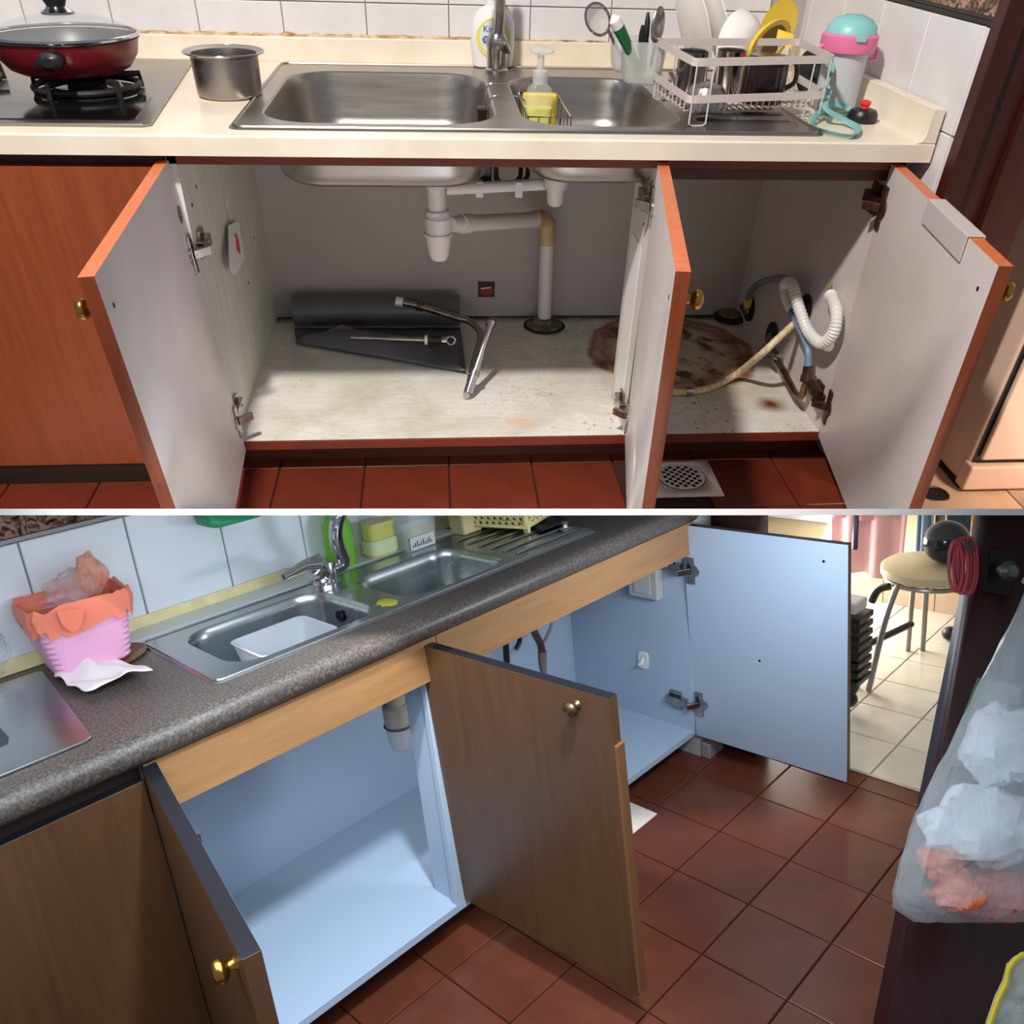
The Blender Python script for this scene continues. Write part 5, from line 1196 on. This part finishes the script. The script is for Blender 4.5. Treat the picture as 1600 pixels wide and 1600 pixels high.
G().grid(8, 8, lambda u, v: Vector((2.075, -.188 - .03 * u, .25 + .4 * v))).obj('cloth', plain('pattern_brown', (110, 96, 70), .9, var=.5, sc=50), t, solid=.004)
tag(G().box(2.10, 2.115, -.305, -.297, .20, .9).obj('orange_strip', plain('orange_fabric', (226, 160, 50), .8)), 'narrow orange strip hanging right of the dark denim', 'strip')
tag(G().tube([(1.95, .035, .30), (1.95, .03, .9)], .010, 10).obj('clothes_pole', plain('navy_pole', (40, 40, 70), .4)), 'dark blue pole standing before the pink towel', 'pole')
tag(G().tube([(2.1, .19, .0), (2.1, .185, .9)], .010, 10).obj('curtain_edge', plain('teal_edge', (120, 200, 220), .5)), 'pale blue pole beside the bright balcony window', 'pole')
c = at(1485, 990, x=2.0)
tag(G().ball(c, .028, 14, (1, 1, .9)).obj('floor_caster', BLACK), 'small black round caster on the balcony floor right of the stool', 'wheel')  # loose caster, shaped as a plain ball
# ================================================================ divider board and trimming of both kitchens at it
bpy.context.view_layer.update()
nrm = (RA.transposed() @ Vector((0, 1, 100 / 1300))).normalized()      # across the board, pointing down
fwd = (RA.transposed() @ Vector((0, -100 / 1300, 1))).normalized(); rgt = Vector(RA[0])
HALF = 1.22 * 5 / 1300
setF('A')
g = G(); o_ = CA
for_ = lambda f, s, h: o_ + fwd * f + rgt * s + nrm * h
g.loft([[for_(1.22, -1.5, h), for_(1.22, 1.5, h), for_(3.9, 2.4, h), for_(3.9, -2.4, h)] for h in (HALF, -HALF)])
d_ = struct(g.obj('trim_2', plain('white_divider_board', (250, 250, 250), .6))); d_['label'] = 'thin white divider board between the upper and the lower kitchen'
ALL['A'].remove(d_)
for key, sgn in (('A', -1), ('B', 1)):
    pl = CA + nrm * HALF * sgn
    for o in list(ALL[key]):
        if o.type != 'MESH': continue
        M = WM[o]; me = o.data
        q = [(M @ v.co - pl).dot(nrm) * sgn for v in me.vertices]
        if not q: continue
        if min(q) >= 0: continue
        if max(q) <= 1e-5:
            if not o.children: ALL[key].remove(o); bpy.data.objects.remove(o); continue
        if me.users > 1: me = o.data = me.copy()
        bm = bmesh.new(); bm.from_mesh(me); I = M.inverted(); n = (I.to_3x3() @ (nrm * sgn)).normalized()
        r = bmesh.ops.bisect_plane(bm, geom=bm.verts[:] + bm.edges[:] + bm.faces[:], plane_co=I @ pl, plane_no=n, clear_inner=True)
        e = [x for x in r['geom_cut'] if isinstance(x, bmesh.types.BMEdge)]
        try: bmesh.ops.holes_fill(bm, edges=e)
        except Exception: pass
        bm.to_mesh(me); bm.free()
        for md in [m for m in o.modifiers if m.type == 'BEVEL']: o.modifiers.remove(md)
